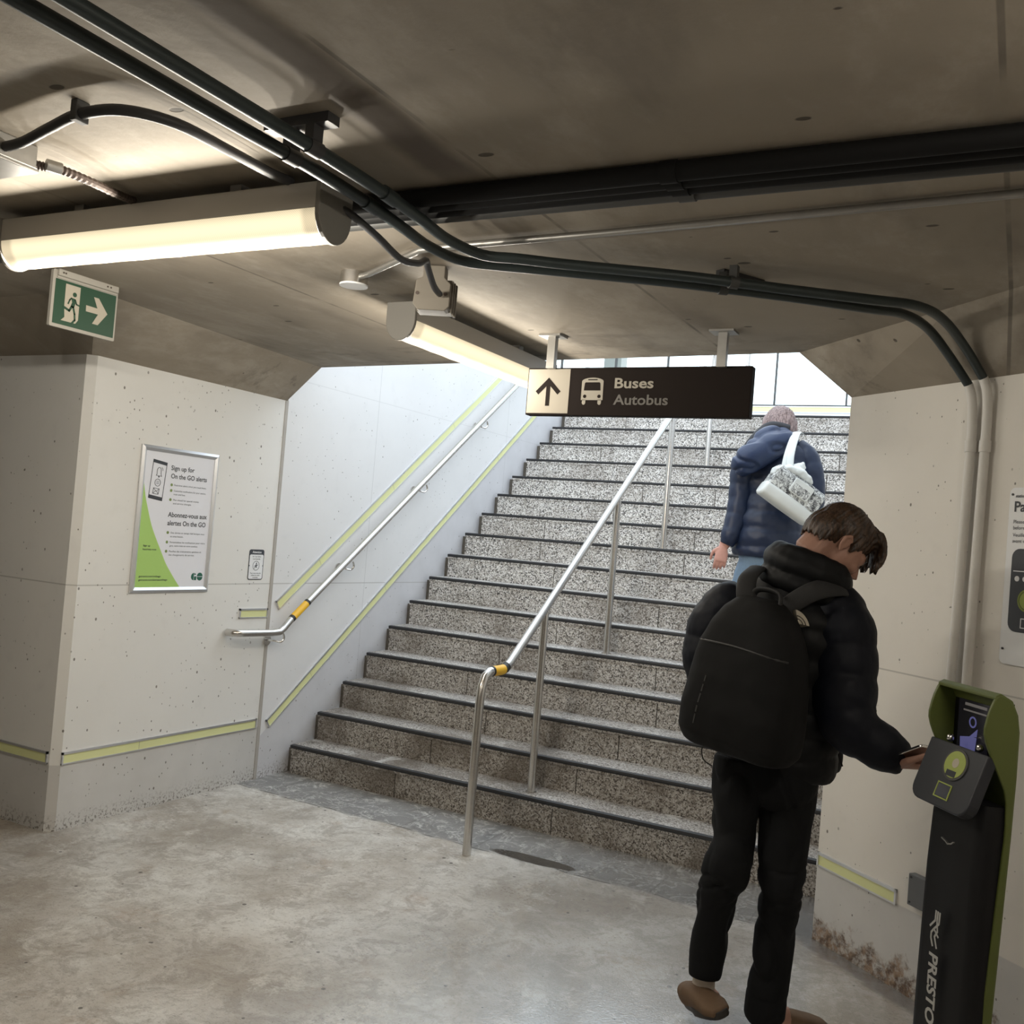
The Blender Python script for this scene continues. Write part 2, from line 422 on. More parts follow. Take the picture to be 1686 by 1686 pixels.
class Face2:
    """flat drawing frame: origin, ux, uy, normal"""
    def __init__(s, o, ux, uy): s.o = V(o); s.ux = V(ux).normalized(); s.uy = V(uy).normalized(); s.n = s.ux.cross(s.uy)
    def p(s, x, y, t=0): return s.o+s.ux*x+s.uy*y+s.n*t
    def poly(s, bm, pts, t0, t1): prism(bm, [s.p(x, y, t0) for x, y in pts], s.n*(t1-t0))
    def rect(s, bm, x0, x1, y0, y1, t0, t1): s.poly(bm, [(x0, y0), (x1, y0), (x1, y1), (x0, y1)], t0, t1)
    def line(s, bm, pts, w, t0, t1):
        for (xa, ya), (xb, yb) in zip(pts, pts[1:]):
            d = math.hypot(xb-xa, yb-ya) or 1e-6; nx, ny = -(yb-ya)/d*w/2, (xb-xa)/d*w/2; ex, ey = (xb-xa)/d*w/2*.6, (yb-ya)/d*w/2*.6
            s.poly(bm, [(xa-ex+nx, ya-ey+ny), (xa-ex-nx, ya-ey-ny), (xb+ex-nx, yb+ey-ny), (xb+ex+nx, yb+ey+ny)], t0, t1)
    def disc(s, bm, cx, cy, r, t0, t1, n=28, ry=None, a0=0, a1=360):
        full = a1-a0 >= 360; k = n if full else n+1
        s.poly(bm, [(cx+r*math.cos(math.radians(a0+(a1-a0)*i/n)), cy+(ry or r)*math.sin(math.radians(a0+(a1-a0)*i/n))) for i in range(k)], t0, t1)
    def ring(s, bm, cx, cy, r, w, t0, t1, n=32, a0=0, a1=360):
        s.line(bm, [(cx+r*math.cos(math.radians(a0+(a1-a0)*i/n)), cy+r*math.sin(math.radians(a0+(a1-a0)*i/n))) for i in range(n+1)], w, t0, t1)
    def text(s, bm, txt, x, y, h, t0, width=None, bold=0.0, align='LEFT', depth=.0006):
        cu = bpy.data.curves.new('t', 'FONT'); cu.body = txt; cu.size = 1.0; cu.align_x = align
        cu.extrude = .0; cu.offset = bold; cu.resolution_u = 3
        o = bpy.data.objects.new('t', cu); COL.objects.link(o)
        dg = bpy.context.evaluated_depsgraph_get()
        me = bpy.data.meshes.new_from_object(o.evaluated_get(dg))
        xs = [v.co.x for v in me.vertices]
        sx = sy = h/.70      # cap height of the built-in font is about 0.70 of its size
        if width and xs:
            sx = width/(max(xs)-min(xs))
        t_ = bmesh.new(); t_.from_mesh(me)
        x0 = min(xs) if align == 'LEFT' else 0
        vm = {}
        for v in t_.verts: vm[v.index] = bm.verts.new(s.p(x+(v.co.x-x0)*sx, y+v.co.y*sy, t0))
        for f in t_.faces:
            try: bm.faces.new([vm[v.index] for v in f.verts])
            except ValueError: pass
        t_.free(); bpy.data.objects.remove(o); bpy.data.meshes.remove(me); bpy.data.curves.remove(cu)
def flat_obj(name, bm, material, parent=None):
    me = bpy.data.meshes.new(name); bm.to_mesh(me); bm.free()
    return obj_me(name, me, material, parent)

# ================================================================ THE SETTING
ZH, ZL = 2.4146, 2.2203
YL, YR, YC = -.2451, -.4858, -1.6076        # end of the ceiling at the left / right wall, corner of the left pier
XR = 3.215
TR, RISE = .2338, .17
wd = V((.7692, -.6390, 0)); wnrm = V((-.6390, -.7692, 0)); w0 = V((XR, YR, 0))
def W(s, z, off=0): return w0+wd*s+wnrm*off+V((0, 0, z))

bm = new_bm(); box(bm, -5.2, 8, -7.2, 0.3, -.2, 0); struct('floor', bm, M['floor'])

# ceiling slab with its sloping haunches above both walls
bm = new_bm()
def quad(*p): bm.faces.new([bm.verts.new(q) for q in p])
cuL = [(.2244+.015, YL-.006), (.296, -.95), (.36, -1.59), (.40, -1.93)]
clL = [(0, YL), (0, -.95), (0, -1.59), (0, YC)]
rU = [V((XR-.2281, YR+.017, ZH)), V((3.628, -1.17, ZH)), V((3.835, -1.40, ZH)), V((7.2, -5.12, ZH))]
sR = [0, .72, 1.0, 5.6]
rL = [W(q, ZL) for q in sR]
top = [V((*cuL[0], ZH)), rU[0], rU[1], rU[2], V((7.9, -5.9, ZH)), V((7.9, -7.1, ZH)), V((-5.1, -7.1, ZH)), V((-5.1, -1.95, ZH)), V((*cuL[3], ZH)), V((*cuL[2], ZH)), V((*cuL[1], ZH))]
quad(*top)
for i in range(3): quad((*clL[i], ZL), (*clL[i+1], ZL), (*cuL[i+1], ZH), (*cuL[i], ZH))
quad((0, YC, ZL), (-5.1, YC, ZL), (-5.1, -1.95, ZH), (*cuL[3], ZH))
for i in range(3): quad(rL[i], rL[i+1], rU[i+1], rU[i])
quad((0, YC, ZL), (0, YC+.05, ZL), (-.05, YC+.05, ZL), (-.05, YC, ZL))
# fascia at the end of the slab, and its upper side
top2 = 2.70
quad((0, YL, ZL), (*cuL[0], ZH), (*cuL[0], top2), (0, YL, top2))
quad((*cuL[0], ZH), rU[0], (rU[0].x, rU[0].y, top2), (*cuL[0], top2))
quad(rU[0], rL[0], (XR, YR, top2), (rU[0].x, rU[0].y, top2))
quad((-5.2, YL, top2), (XR, YL, top2), (8, YR, top2), (8, -7.2, top2), (-5.2, -7.2, top2))
struct('ceiling', bm, M['ceiling'])

# left wall (poster wall) with the bevelled pier corner, thick block
bv = .035
bm = new_bm()
pts = [(0, YL-.012, 0), (0, YC+bv, 0), (-bv, YC, 0), (-5.1, YC, 0), (-5.1, YL-.012, 0)]
prism(bm, pts, (0, 0, ZL+.001)); struct('wall_left', bm, M['wall'])
bm = new_bm(); box(bm, -.05, .004, YL-.012, YL+.012, 0, ZL); struct('trim_1', bm, M['trimstrip'])
# stairwell walls
bm = new_bm()
prism(bm, [(0, YL+.012, 0), (0, YL+.012, 4.4), (0, 2.92, 4.4), (0, 2.92, 2.96), (0, 5.4, 2.96), (0, 5.4, 0)], (-.25, 0, 0))
struct('wall_stairwell_left', bm, M['wall_stair'])
bm = new_bm(); prism(bm, [W(0, 0), W(5.8, 0), W(5.8, 0)+V((.3, .6, 0)), V((XR+.3, 5.4, 0)), V((XR, 5.4, 0))], (0, 0, ZL+.001))
struct('wall_right', bm, M['wall_right'])
bm = new_bm(); box(bm, XR, XR+.25, YR+.05, 4.2, ZL, 4.4); struct('wall_stairwell_right', bm, M['wall_stair'])
bm = new_bm(); box(bm, -5.2, 8, -7.4, -7.1, 0, 2.6); struct('wall_back', bm, M['wall'])
bm = new_bm(); box(bm, -5.3, -5.1, -7.2, -1.5, 0, 2.6); struct('wall_corridor_left', bm, M['wall'])
bm = new_bm(); box(bm, 7.7, 7.9, -7.2, -3.5, 0, 2.6); struct('wall_corridor_right', bm, M['wall'])

# ---------------------------------------------------------------- staircase
X0, X1 = .043, XR-.003
stair = thing('staircase', 'wide straight staircase of speckled granite with black nosings, climbing out of the underpass', 'stairs', ((X0+X1)/2, 0, 0))
NST = 16
for k in range(1, NST+1):
    y0 = (k-1)*TR; z1 = k*RISE; z0 = (k-1)*RISE
    yb = y0+TR+.03 if k < NST else y0+.35
    bm = new_bm()
    # riser face cut by thin slab joints
    random.seed(k*3+1)
    cuts = sorted([X0, X1] + [X0+.9*random.random()+.55, X0+.5*random.random()+1.7, X0+.4*random.random()+2.5])
    for a, c in zip(cuts, cuts[1:]):
        e = .003
        box(bm, a+e, c-e, y0+.012, yb, z0-(.02 if k > 1 else 0), z1-.032)
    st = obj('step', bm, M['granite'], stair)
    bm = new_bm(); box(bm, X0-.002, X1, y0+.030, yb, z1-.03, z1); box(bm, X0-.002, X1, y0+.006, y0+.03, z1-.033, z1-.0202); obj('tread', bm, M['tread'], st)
    bm = new_bm()
    prism(bm, [(X0, y0, z1-.010), (X0, y0+.002, z1-.001), (X0, y0+.030, z1+.0012), (X0, y0+.030, z1-.020), (X0, y0+.004, z1-.020)], (X1-X0, 0, 0))
    obj('nosing', bm, M['rubber'], st)
    bm = new_bm(); box(bm, .001, X0-.003, y0+.045, yb, max(0, z0-.05), z1-.03); box(bm, X0-.004, X1-.01, y0+.021, yb-.004, max(0, z0-.018), z1-.033); obj('mortar_backing', bm, M['grime'], st)

# ---------------------------------------------------------------- landing
LZ = NST*RISE
bm = new_bm(); box(bm, -1.6, XR+1.5, 3.55+.3, 6.6, LZ-.25, LZ); struct('floor_landing', bm, M['landing'])
bm = new_bm(); box(bm, -1.6, XR+1.5, 5.40, 5.55, LZ, 3.085); struct('wall_landing', bm, M['clear_white'])
win = None
bm = new_bm()
for x in (-1.55, -.95, -.28, .33, .95, 1.51, 2.225, 2.9): box(bm, x-.007, x+.007, 5.43, 5.47, 3.085, 5.2)
box(bm, -1.6, XR+1.5, 5.41, 5.5, 3.085, 3.10); box(bm, -1.6, XR+1.5, 5.41, 5.5, 5.2, 5.26)
f = struct('window_1', bm, M['grey_pipe'])
bm = new_bm(); box(bm, -1.6, XR+1.5, 5.452, 5.458, 3.10, 5.2); p_ = obj('pane', bm, M['glass'], f)
# posts beyond the glazing
bm = new_bm(); box(bm, -.50, -.29, 5.62, 5.80, 2.72, 5.3)
tag(obj('column', bm, M['signframe'], base=(-.4, 5.7, 2.72)), 'pale beige column outside behind the landing glazing', 'column')
bm = new_bm(); box(bm, -.72, -.68, 5.60, 5.64, 2.72, 5.3)
tag(obj('glazing_post', bm, M['alu'], base=(-.7, 5.62, 2.72)), 'thin blue grey post behind the landing glazing, left of the beige column', 'post')

# ---------------------------------------------------------------- photoluminescent strips
def strip(p0, p1, up, n, h, label, frame_w=.008, end=True):
    """p0,p1 top edge ends on the wall; up = direction of strip height (down is -up); n = wall normal"""
    p0, p1, up, n = V(p0), V(p1), V(up).normalized(), V(n)
    t = thing('floor_guide_strip', label, 'guide strip', (p0+p1)/2-up*h, 'pale yellow guide strips on the walls')
    d = (p1-p0).normalized(); L = (p1-p0).length
    f = Face2(p0-up*h, d, up)
    if f.n.dot(n) < 0: f = Face2(p1-up*h, -d, up)
    bm = new_bm(); f.rect(bm, 0, L, h-.011, h, 0, .009); f.rect(bm, 0, L, 0, .006, 0, .007)
    f.rect(bm, 0, .008, 0, h, 0, .009); f.rect(bm, L-.008, L, 0, h, 0, .009)
    obj('frame', bm, M['alu'], t)
    bm = new_bm(); f.rect(bm, .008, L-.008, .006, h-.011, 0, .004)
    obj('luminous_insert', bm, M['lum'], t)
    bm = new_bm()
    q = .45
    while q < L-.1: f.rect(bm, q, q+.0015, .006, h-.011, .004, .0043); q += .9
    if len(bm.verts): obj('seam', bm, M['alu_dark'], t)
    else: bm.free()
    return t
nX = (1, 0, 0)
strip((0, -1.575, .366), (0, -.276, .358), (0, 0, 1), nX, .058, 'long pale yellow strip low on the white wall below the poster')
strip((-1.2, YC, .366), (-.045, YC, .368), (0, 0, 1), (0, -1, 0), .058, 'pale yellow strip low on the dim side of the left pier')
strip((0, -.492, 1.003), (0, -.262, .999), (0, 0, 1), nX, .055, 'short pale yellow strip just above the end of the wall handrail')
sl = V((0, 1, .727)).normalized(); su = V((0, -.727, 1)).normalized()
strip((0, -.20, 1.037), V((0, -.20, 1.037))+sl*3.75, su, nX, .062, 'sloping pale yellow strip running above the wall handrail')
strip((0, -.196, .335), V((0, -.196, .335))+sl*4.2, su, nX, .058, 'sloping pale yellow strip following the stair along the left wall foot')
strip(W(0.005, .354), W(.435, .354), (0, 0, 1), wnrm, .056, 'short pale yellow strip low on the right hand wall behind the standing man')
strip((-1.5, 5.395, 3.082), (3.2, 5.395, 3.082), (0, 0, 1), (0, -1, 0), .065, 'pale yellow strip under the glazing at the top of the stairs')

# ---------------------------------------------------------------- centre handrail
gx = 1.622
def oval(bm, pts, a=.021, b=.024, **kw): tube(bm, pts, [(a, b)]*len(pts), seg=16, **kw)
cr_ = thing('handrail', 'free-standing stainless steel centre handrail rising up the middle of the stairs', 'handrail', (gx, -.561, 0))
def zr(y): return .86+(y+.313)*.725
path = [(gx, -.561, 0.001), (gx, -.558, .4), (gx, -.553, .74), (gx, -.545, .80), (gx, -.522, .845), (gx, -.48, .866), (gx, -.44, .868), (gx, -.36, .866), (gx, -.315, .872), (gx, -.27, zr(-.27)+.002)]
path += [(gx, y, zr(y)) for y in (0, 1, 2, 3, 3.55)] + [(gx, 3.64, zr(3.6)+.02), (gx, 3.9, zr(3.6)+.025)]
bm = new_bm(); oval(bm, path, side=(1, 0, 0)); obj('rail', bm, M['steel'], cr_, smooth='auto')
for k, y in ((1, .10), (5, 1.03), (9, 1.955), (13, 2.86)):
    bm = new_bm(); tube(bm, [(gx, y, k*RISE), (gx, y, zr(y)-.018)], .021, seg=16)
    tube(bm, [(gx, y, k*RISE+.0005), (gx, y, k*RISE+.006)], .030, seg=16)
    obj('post', bm, M['steel'], cr_, smooth='auto')
bm = new_bm(); tube(bm, [(gx, 3.88, LZ), (gx, 3.88, zr(3.6)+.02)], .021, seg=16); obj('post', bm, M['steel'], cr_, smooth='auto')
bm = new_bm(); oval(bm, [(gx, -.447, .868), (gx, -.36, .866), (gx, -.335, .868)], .0225, .0255, side=(1, 0, 0)); yb_ = obj('yellow_band', bm, M['yellow'], cr_, smooth='auto'); yb_['label'] = 'yellow tape band'
bm = new_bm(); oval(bm, [(gx, -.335, .868), (gx, -.315, .872), (gx, -.30, .881)], .0227, .0257, side=(1, 0, 0)); obj('black_edge_tape', bm, M['blacktape'], cr_, smooth='auto')
bm = new_bm(); oval(bm, [(gx, -.460, .8675), (gx, -.447, .868)], .0227, .0257, side=(1, 0, 0)); obj('black_edge_tape', bm, M['blacktape'], cr_, smooth='auto')

# ---------------------------------------------------------------- wall handrail
wx_ = .085
def zw(y): return 1.034+(y+.006)*.712
wr_ = thing('wall_handrail', 'stainless steel handrail on brackets along the white left wall', 'handrail', (0, -.57, .87))
path = [(.012, -.585, .876), (.05, -.582, .876), (wx_-.012, -.57, .876), (wx_, -.54, .876), (wx_, -.30, .866), (wx_, -.235, .868), (wx_, -.20, .888)]+[(wx_, y, zw(y)) for y in (-.15, .5, 1.2, 2, 2.9)]+[(wx_, 3.3, zw(3.1)), (wx_, 3.5, zw(3.1))]
bm = new_bm(); tube(bm, path, .0205, seg=16); obj('rail', bm, M['steel'], wr_, smooth='auto')
for y in (-.235, .38, 1.168, 1.967, 2.8):
    z = zw(y)-.02 if y > -.2 else .862
    bm = new_bm()
    tube(bm, [V(q) for q in spline([(wx_, y+.03, z+.0), (wx_, y+.045, z-.03), (wx_-.01, y+.03, z-.055), (wx_-.035, y+.0, z-.05), (.012, y-.01, z-.05)], 5)], .0065, seg=8)
    cyl(bm, (0, y-.01, z-.05), (.008, y-.01, z-.05), .032)
    obj('bracket', bm, M['chrome'], wr_, smooth='auto')
dw = V((0, 1, .712)).normalized()
c0 = V((wx_, -.125, zw(-.125)))
bm = new_bm(); tube(bm, [c0, c0+dw*.135], .0218, seg=16); yb_ = obj('yellow_band', bm, M['yellow'], wr_, smooth='auto')
for q in (-.018, .135):
    bm = new_bm(); tube(bm, [c0+dw*q, c0+dw*(q+.018)], .022, seg=16); obj('black_edge_tape', bm, M['blacktape'], wr_, smooth='auto')

# ---------------------------------------------------------------- poster
po = thing('poster_frame', 'aluminium snap frame holding a white and green travel alerts poster on the white wall', 'poster', (0, -1.275, 1.103))
F = Face2((0.001, -1.275, 1.103), (0, 1, 0), (0, 0, 1)); Wp, Hp = .519, .739
bm = new_bm(); fw = .027
for quad_ in ([(0, 0), (Wp, 0), (Wp-fw, fw), (fw, fw)], [(Wp, 0), (Wp, Hp), (Wp-fw, Hp-fw), (Wp-fw, fw)], [(Wp, Hp), (0, Hp), (fw, Hp-fw), (Wp-fw, Hp-fw)], [(0, Hp), (0, 0), (fw, fw), (fw, Hp-fw)]):
    cx = sum(q[0] for q in quad_)/4; cy = sum(q[1] for q in quad_)/4
    o_, i_ = quad_[:2], quad_[2:]
    # bevelled bar: outer edge low, crest, inner edge low
    mid = [((o_[0][0]*.5+i_[1][0]*.5), (o_[0][1]*.5+i_[1][1]*.5)), ((o_[1][0]*.5+i_[0][0]*.5), (o_[1][1]*.5+i_[0][1]*.5))]
    rows = [(o_[0], o_[1], .0), (o_[0], o_[1], .009), (mid[0], mid[1], .016), (i_[1], i_[0], .009), (i_[1], i_[0], .0)]
    vv = [[bm.verts.new(F.p(*a, t)), bm.verts.new(F.p(*c_, t))] for a, c_, t in rows]
    for a, c_ in zip(vv, vv[1:]): bm.faces.new((a[0], a[1], c_[1], c_[0]))
obj('frame', bm, M['alu'], po)
bm = new_bm(); F.rect(bm, fw-.003, Wp-fw+.003, fw-.003, Hp-fw+.003, 0, .004); sheet = obj('poster_sheet', bm, M['sheet'], po)
T0 = .0045
bm = new_bm()
cv = spline([(.029, .560), (.048, .484), (.074, .41), (.102, .34), (.135, .28), (.175, .215), (.215, .15), (.254, .102), (.285, .066), (.321, .0275)], 3)
F.poly(bm, [(.0275, .0275), (.321, .0275)]+[tuple(q) for q in cv[::-1][1:]], .004, T0); obj('green_field', bm, M['leafgreen'], sheet)
bm = new_bm(); T1 = .0052
ph = [(.080, .671), (.168, .660), (.153, .466), (.066, .477)]
F.line(bm, ph+[ph[0]], .003, .004, T1)
def lerp(a, c_, t): return (a[0]+(c_[0]-a[0])*t, a[1]+(c_[1]-a[1])*t)
F.poly(bm, [ph[0], ph[1], lerp(ph[1], ph[2], .075), lerp(ph[0], ph[3], .075)], .004, T1)
F.poly(bm, [ph[3], ph[2], lerp(ph[2], ph[1], .085), lerp(ph[3], ph[0], .085)], .004, T1)
bl = spline([(.103, .592), (.108, .600), (.108, .618), (.113, .629), (.122, .633), (.131, .627), (.133, .615), (.134, .598), (.139, .589)], 3)
F.line(bm, [tuple(q) for q in bl]+[(.103, .592)], .0022, .004, T1); F.disc(bm, .121, .586, .004, .004, T1, 10); F.line(bm, [(.136, .634), (.142, .628), (.144, .618)], .002, .004, T1)
F.ring(bm, .117, .556, .018, .0022, .004, T1, 20)
for k in (-1, 0, 1): F.line(bm, [(.109, .556+k*.006), (.125, .556+k*.006)], .0016, .004, T1)
F.line(bm, [(.093, .528), (.130, .525), (.126, .497), (.091, .500), (.093, .528)], .0022, .004, T1); F.line(bm, [(.093, .528), (.111, .511), (.130, .525)], .0018, .004, T1); F.line(bm, [(.091, .500), (.107, .513)], .0018, .004, T1); F.line(bm, [(.126, .497), (.115, .513)], .0018, .004, T1)
obj('phone_drawing', bm, M['ink'], sheet)
for s_, x, y, h_, w in (('Sign up for', .197, .628, .024, .158), ('On the GO alerts', .200, .586, .024, .247), ('Abonnez-vous aux', .202, .388, .025, .268), ('alertes On the GO', .203, .345, .025, .263)):
    bm = new_bm(); F.text(bm, s_, x, y, h_, T1, w, .012); flat_obj('headline', bm, M['ink'], sheet)
for x, y, w, s_ in ((.226, .548, .222, 'Real-time alerts when you need them.'), (.226, .519, .222, 'Customize notifications for your station,'), (.226, .501, .08, 'train and bus.'), (.228, .472, .175, 'Plan ahead for special events'), (.228, .454, .125, 'and service changes.'),
                    (.230, .303, .233, 'Des alertes en temps réel lorsque vous'), (.229, .284, .088, 'en avez besoin.'), (.229, .254, .243, 'Personnalisez les notifications pour votre'), (.229, .236, .195, 'gare, votre train et votre autobus.'), (.229, .207, .222, 'Planifiez des événements spéciaux et'), (.229, .189, .175, 'des changements de service.'),
                    ):
    bm = new_bm(); F.text(bm, s_, x, y, .0085, T1, w, .004); flat_obj('small_print', bm, M['softink'], sheet)
for s_, x, y, w in (('Sign up', .060, .232, .045), ('Inscrivez-vous', .060, .214, .086), ('gotransit.com/onthego', .050, .078, .140), ('gotransit.com/alertesonthego', .050, .060, .185)):
    bm = new_bm(); F.text(bm, s_, x, y, .009, T1, w, .014); flat_obj('web_address', bm, M['ink'], sheet)
for x, y in ((.209, .552), (.209, .523), (.209, .476), (.211, .307), (.211, .258), (.211, .211)):
    bm = new_bm(); F.disc(bm, x, y, .0075, .004, T1, 14); obj('bullet_point', bm, M['bullet'], sheet)
bm = new_bm()
cx, cy, r = .416, .081, .0195
F.disc(bm, cx, cy, r, .004, T1, 16, a0=95, a1=265); F.poly(bm, [(cx+.002, cy+.001), (cx+.017, cy+.001), (cx+.017, cy-.019), (cx+.002, cy-.019)], .004, T1); F.poly(bm, [(cx+.002, cy+.007), (cx+.015, cy+.012), (cx+.002, cy+.0195)], .004, T1)
F.disc(bm, cx+.041, cy+.0015, r, .004, T1, 16, a0=0, a1=180); F.disc(bm, cx+.041, cy-.0015, r, .004, T1, 16, a0=180, a1=360)
obj('transit_logo', bm, M['forest'], sheet)

# small handrail notice
sk = thing('safety_notice', 'small white notice with black border asking to use the handrails, beside the wall joint', 'sign', (0, -.39, 1.165))
F = Face2((0.0005, -.389, 1.252), (0, 1, 0), (0, 0, 1))
bm = new_bm(); F.poly(bm, rounded(.122, .174, .014), 0, .0015); obj('black_border', bm, M['ink'], sk)
bm = new_bm(); F.poly(bm, [(x, y-.012) for x, y in rounded(.112, .140, .010)], .0015, .002); obj('white_face', bm, M['white'], sk)
bm = new_bm(); F.text(bm, 'Attention', 0, .066, .013, .0022, bold=.02, align='CENTER'); flat_obj('title', bm, M['white'], sk)
bm = new_bm()
for s_, y in (('For Your Safety', .043), ('Use Handrails', .029), ('Pour votre sécurité,', -.052), ('utilisez les mains', -.064), ('courantes', -.076)):
    bm = new_bm(); F.text(bm, s_, 0, y, .0075, .0025, bold=.01, align='CENTER'); flat_obj('notice_print', bm, M['ink'], sk)
bm = new_bm()
F.ring(bm, 0, -.006, .026, .0025, .002, .0025, 24); F.disc(bm, .002, .008, .004, .002, .0025, 10)
F.line(bm, [(.001, .003), (-.001, -.008), (.006, -.016)], .005, .002, .0025); F.line(bm, [(-.001, -.008), (-.009, -.018)], .004, .002, .0025); F.line(bm, [(-.014, -.010), (.001, -.001), (.012, -.004)], .003, .002, .0025)
F.line(bm, [(-.016, -.022), (.015, .0)], .002, .002, .0025)
F.disc(bm, -.056, -.006, .004, .002, .0025, 10); F.disc(bm, .056, -.006, .004, .002, .0025, 10)
obj('notice_symbol', bm, M['ink'], sk)

# ---------------------------------------------------------------- exit sign
ex = thing('exit_sign', 'green running man emergency exit sign with right arrow hanging from the ceiling', 'exit sign', (.561, -2.25, 2.19))
F = Face2((.545, -2.25, 2.193), (0, 1, 0), (0, 0, 1)); 
bm = new_bm(); F.poly(bm, [(x+.148, y+.109) for x, y in rounded(.300, .218, .006)], 0, .014); obj('white_panel', bm, M['signframe'], ex)
bm = new_bm(); F.rect(bm, .010, .290, .013, .184, .014, .0152); obj('green_field', bm, M['exitgreen'], ex)
bm = new_bm(); t0, t1 = .0152, .016
F.poly(bm, [(.055, .174), (.121, .174), (.121, .045), (.110, .030), (.045, .030), (.060, .045), (.055, .09)], t0, t1)
F.poly(bm, [(.152, .114), (.205, .113), (.185, .154), (.208, .154), (.254, .101), (.213, .048), (.186, .048), (.210, .090), (.153, .090)], t0, t1)
obj('door_and_arrow', bm, M['cream'], ex)
bm = new_bm(); t0, t1 = .016, .0166
F.disc(bm, .097, .140, .009, t0, t1, 16); F.poly(bm, [(.082, .126), (.101, .124), (.103, .108), (.098, .088), (.082, .090), (.088, .108)], t0, t1)
F.line(bm, [(.084, .124), (.077, .116), (.071, .100)], .006, t0, t1); F.line(bm, [(.101, .121), (.108, .105), (.123, .102)], .006, t0, t1)
F.line(bm, [(.088, .092), (.078, .074), (.052, .083)], .009, t0, t1); F.line(bm, [(.094, .092), (.103, .066), (.106, .043), (.094, .028)], .008, t0, t1)
obj('running_figure', bm, M['exitgreen'], ex)
bm = new_bm(); F.rect(bm, .014, .292, .196, .2215, -.012, .026); F.rect(bm, .014, .292, .186, .196, .014, .020)
obj('ceiling_bracket', bm, M['signframe'], ex, bevel=.003)
bm = new_bm()
for y in (.033, .043, .236, .252): F.disc(bm, y, .209, .0035, .026, .0275, 12)
obj('bracket_screws', bm, M['flex'], ex)

# ---------------------------------------------------------------- buses sign
bs = thing('direction_sign', 'dark brown hanging direction sign with up arrow, bus symbol and words Buses Autobus', 'sign', (2.40, -.879, 2.072))
F = Face2((1.91, -.879, 2.072), (1, 0, 0.002), (0, 0, 1))
bm = new_bm(); F.rect(bm, 0, .988, 0, .206, -.05, 0); obj('sign_box', bm, M['brown'], bs, bevel=.003)
bm = new_bm(); F.rect(bm, .005, .204, .008, .200, 0, .0015); pn = obj('cream_panel', bm, M['cream'], bs)
bm = new_bm(); F.poly(bm, [(.104, .163), (.044, .103), (.058, .089), (.0945, .126), (.0945, .040), (.1135, .040), (.1135, .126), (.150, .089), (.164, .103)], .0015, .0025)
obj('up_arrow', bm, M['brown'], pn)
bm = new_bm(); t0, t1 = 0, .0015
F.poly(bm, [(.262, .066), (.362, .066), (.361, .138)]+[(.3115+.0495*math.cos(math.radians(a)), .146+.016*math.sin(math.radians(a))) for a in range(0, 181, 15)]+[(.262, .138)], t0, t1)
F.poly(bm, [(.268, .068), (.268, .052), (.273, .046), (.279, .046), (.284, .052), (.284, .068)], t0, t1); F.poly(bm, [(.340, .068), (.340, .052), (.345, .046), (.351, .046), (.356, .052), (.356, .068)], t0, t1)
bus = obj('bus_symbol', bm, M['creamdark'], bs)
bm = new_bm(); F.poly(bm, [(.273, .107), (.350, .107), (.347, .138), (.343, .142), (.280, .142), (.276, .138)], t1, .0022); F.rect(bm, .290, .333, .151, .1555, t1, .0022); F.disc(bm, .279, .082, .0075, t1, .0022, 16); F.disc(bm, .345, .082, .0075, t1, .0022, 16)
obj('bus_window_and_lights', bm, M['brown'], bus)
bm = new_bm(); F.text(bm, 'Buses', .412, .118, .042, .001, .172, .022); o = flat_obj('lettering', bm, M['creamdark'], bs); o['label'] = 'cream word Buses'
bm = new_bm(); F.text(bm, 'Autobus', .411, .048, .042, .001, .240, .018); o = flat_obj('lettering', bm, M['greyprint'], bs); o['label'] = 'grey word Autobus'
for x in (2.03, 2.78):
    bm = new_bm(); box(bm, x-.018, x+.018, -.918, -.888, 2.27, ZH-.004); h = obj('hanger_post', bm, M['galv'], bs)
    bm = new_bm(); box(bm, x-.05, x+.05, -.945, -.86, ZH-.008, ZH); obj('mounting_plate', bm, M['galv'], h)

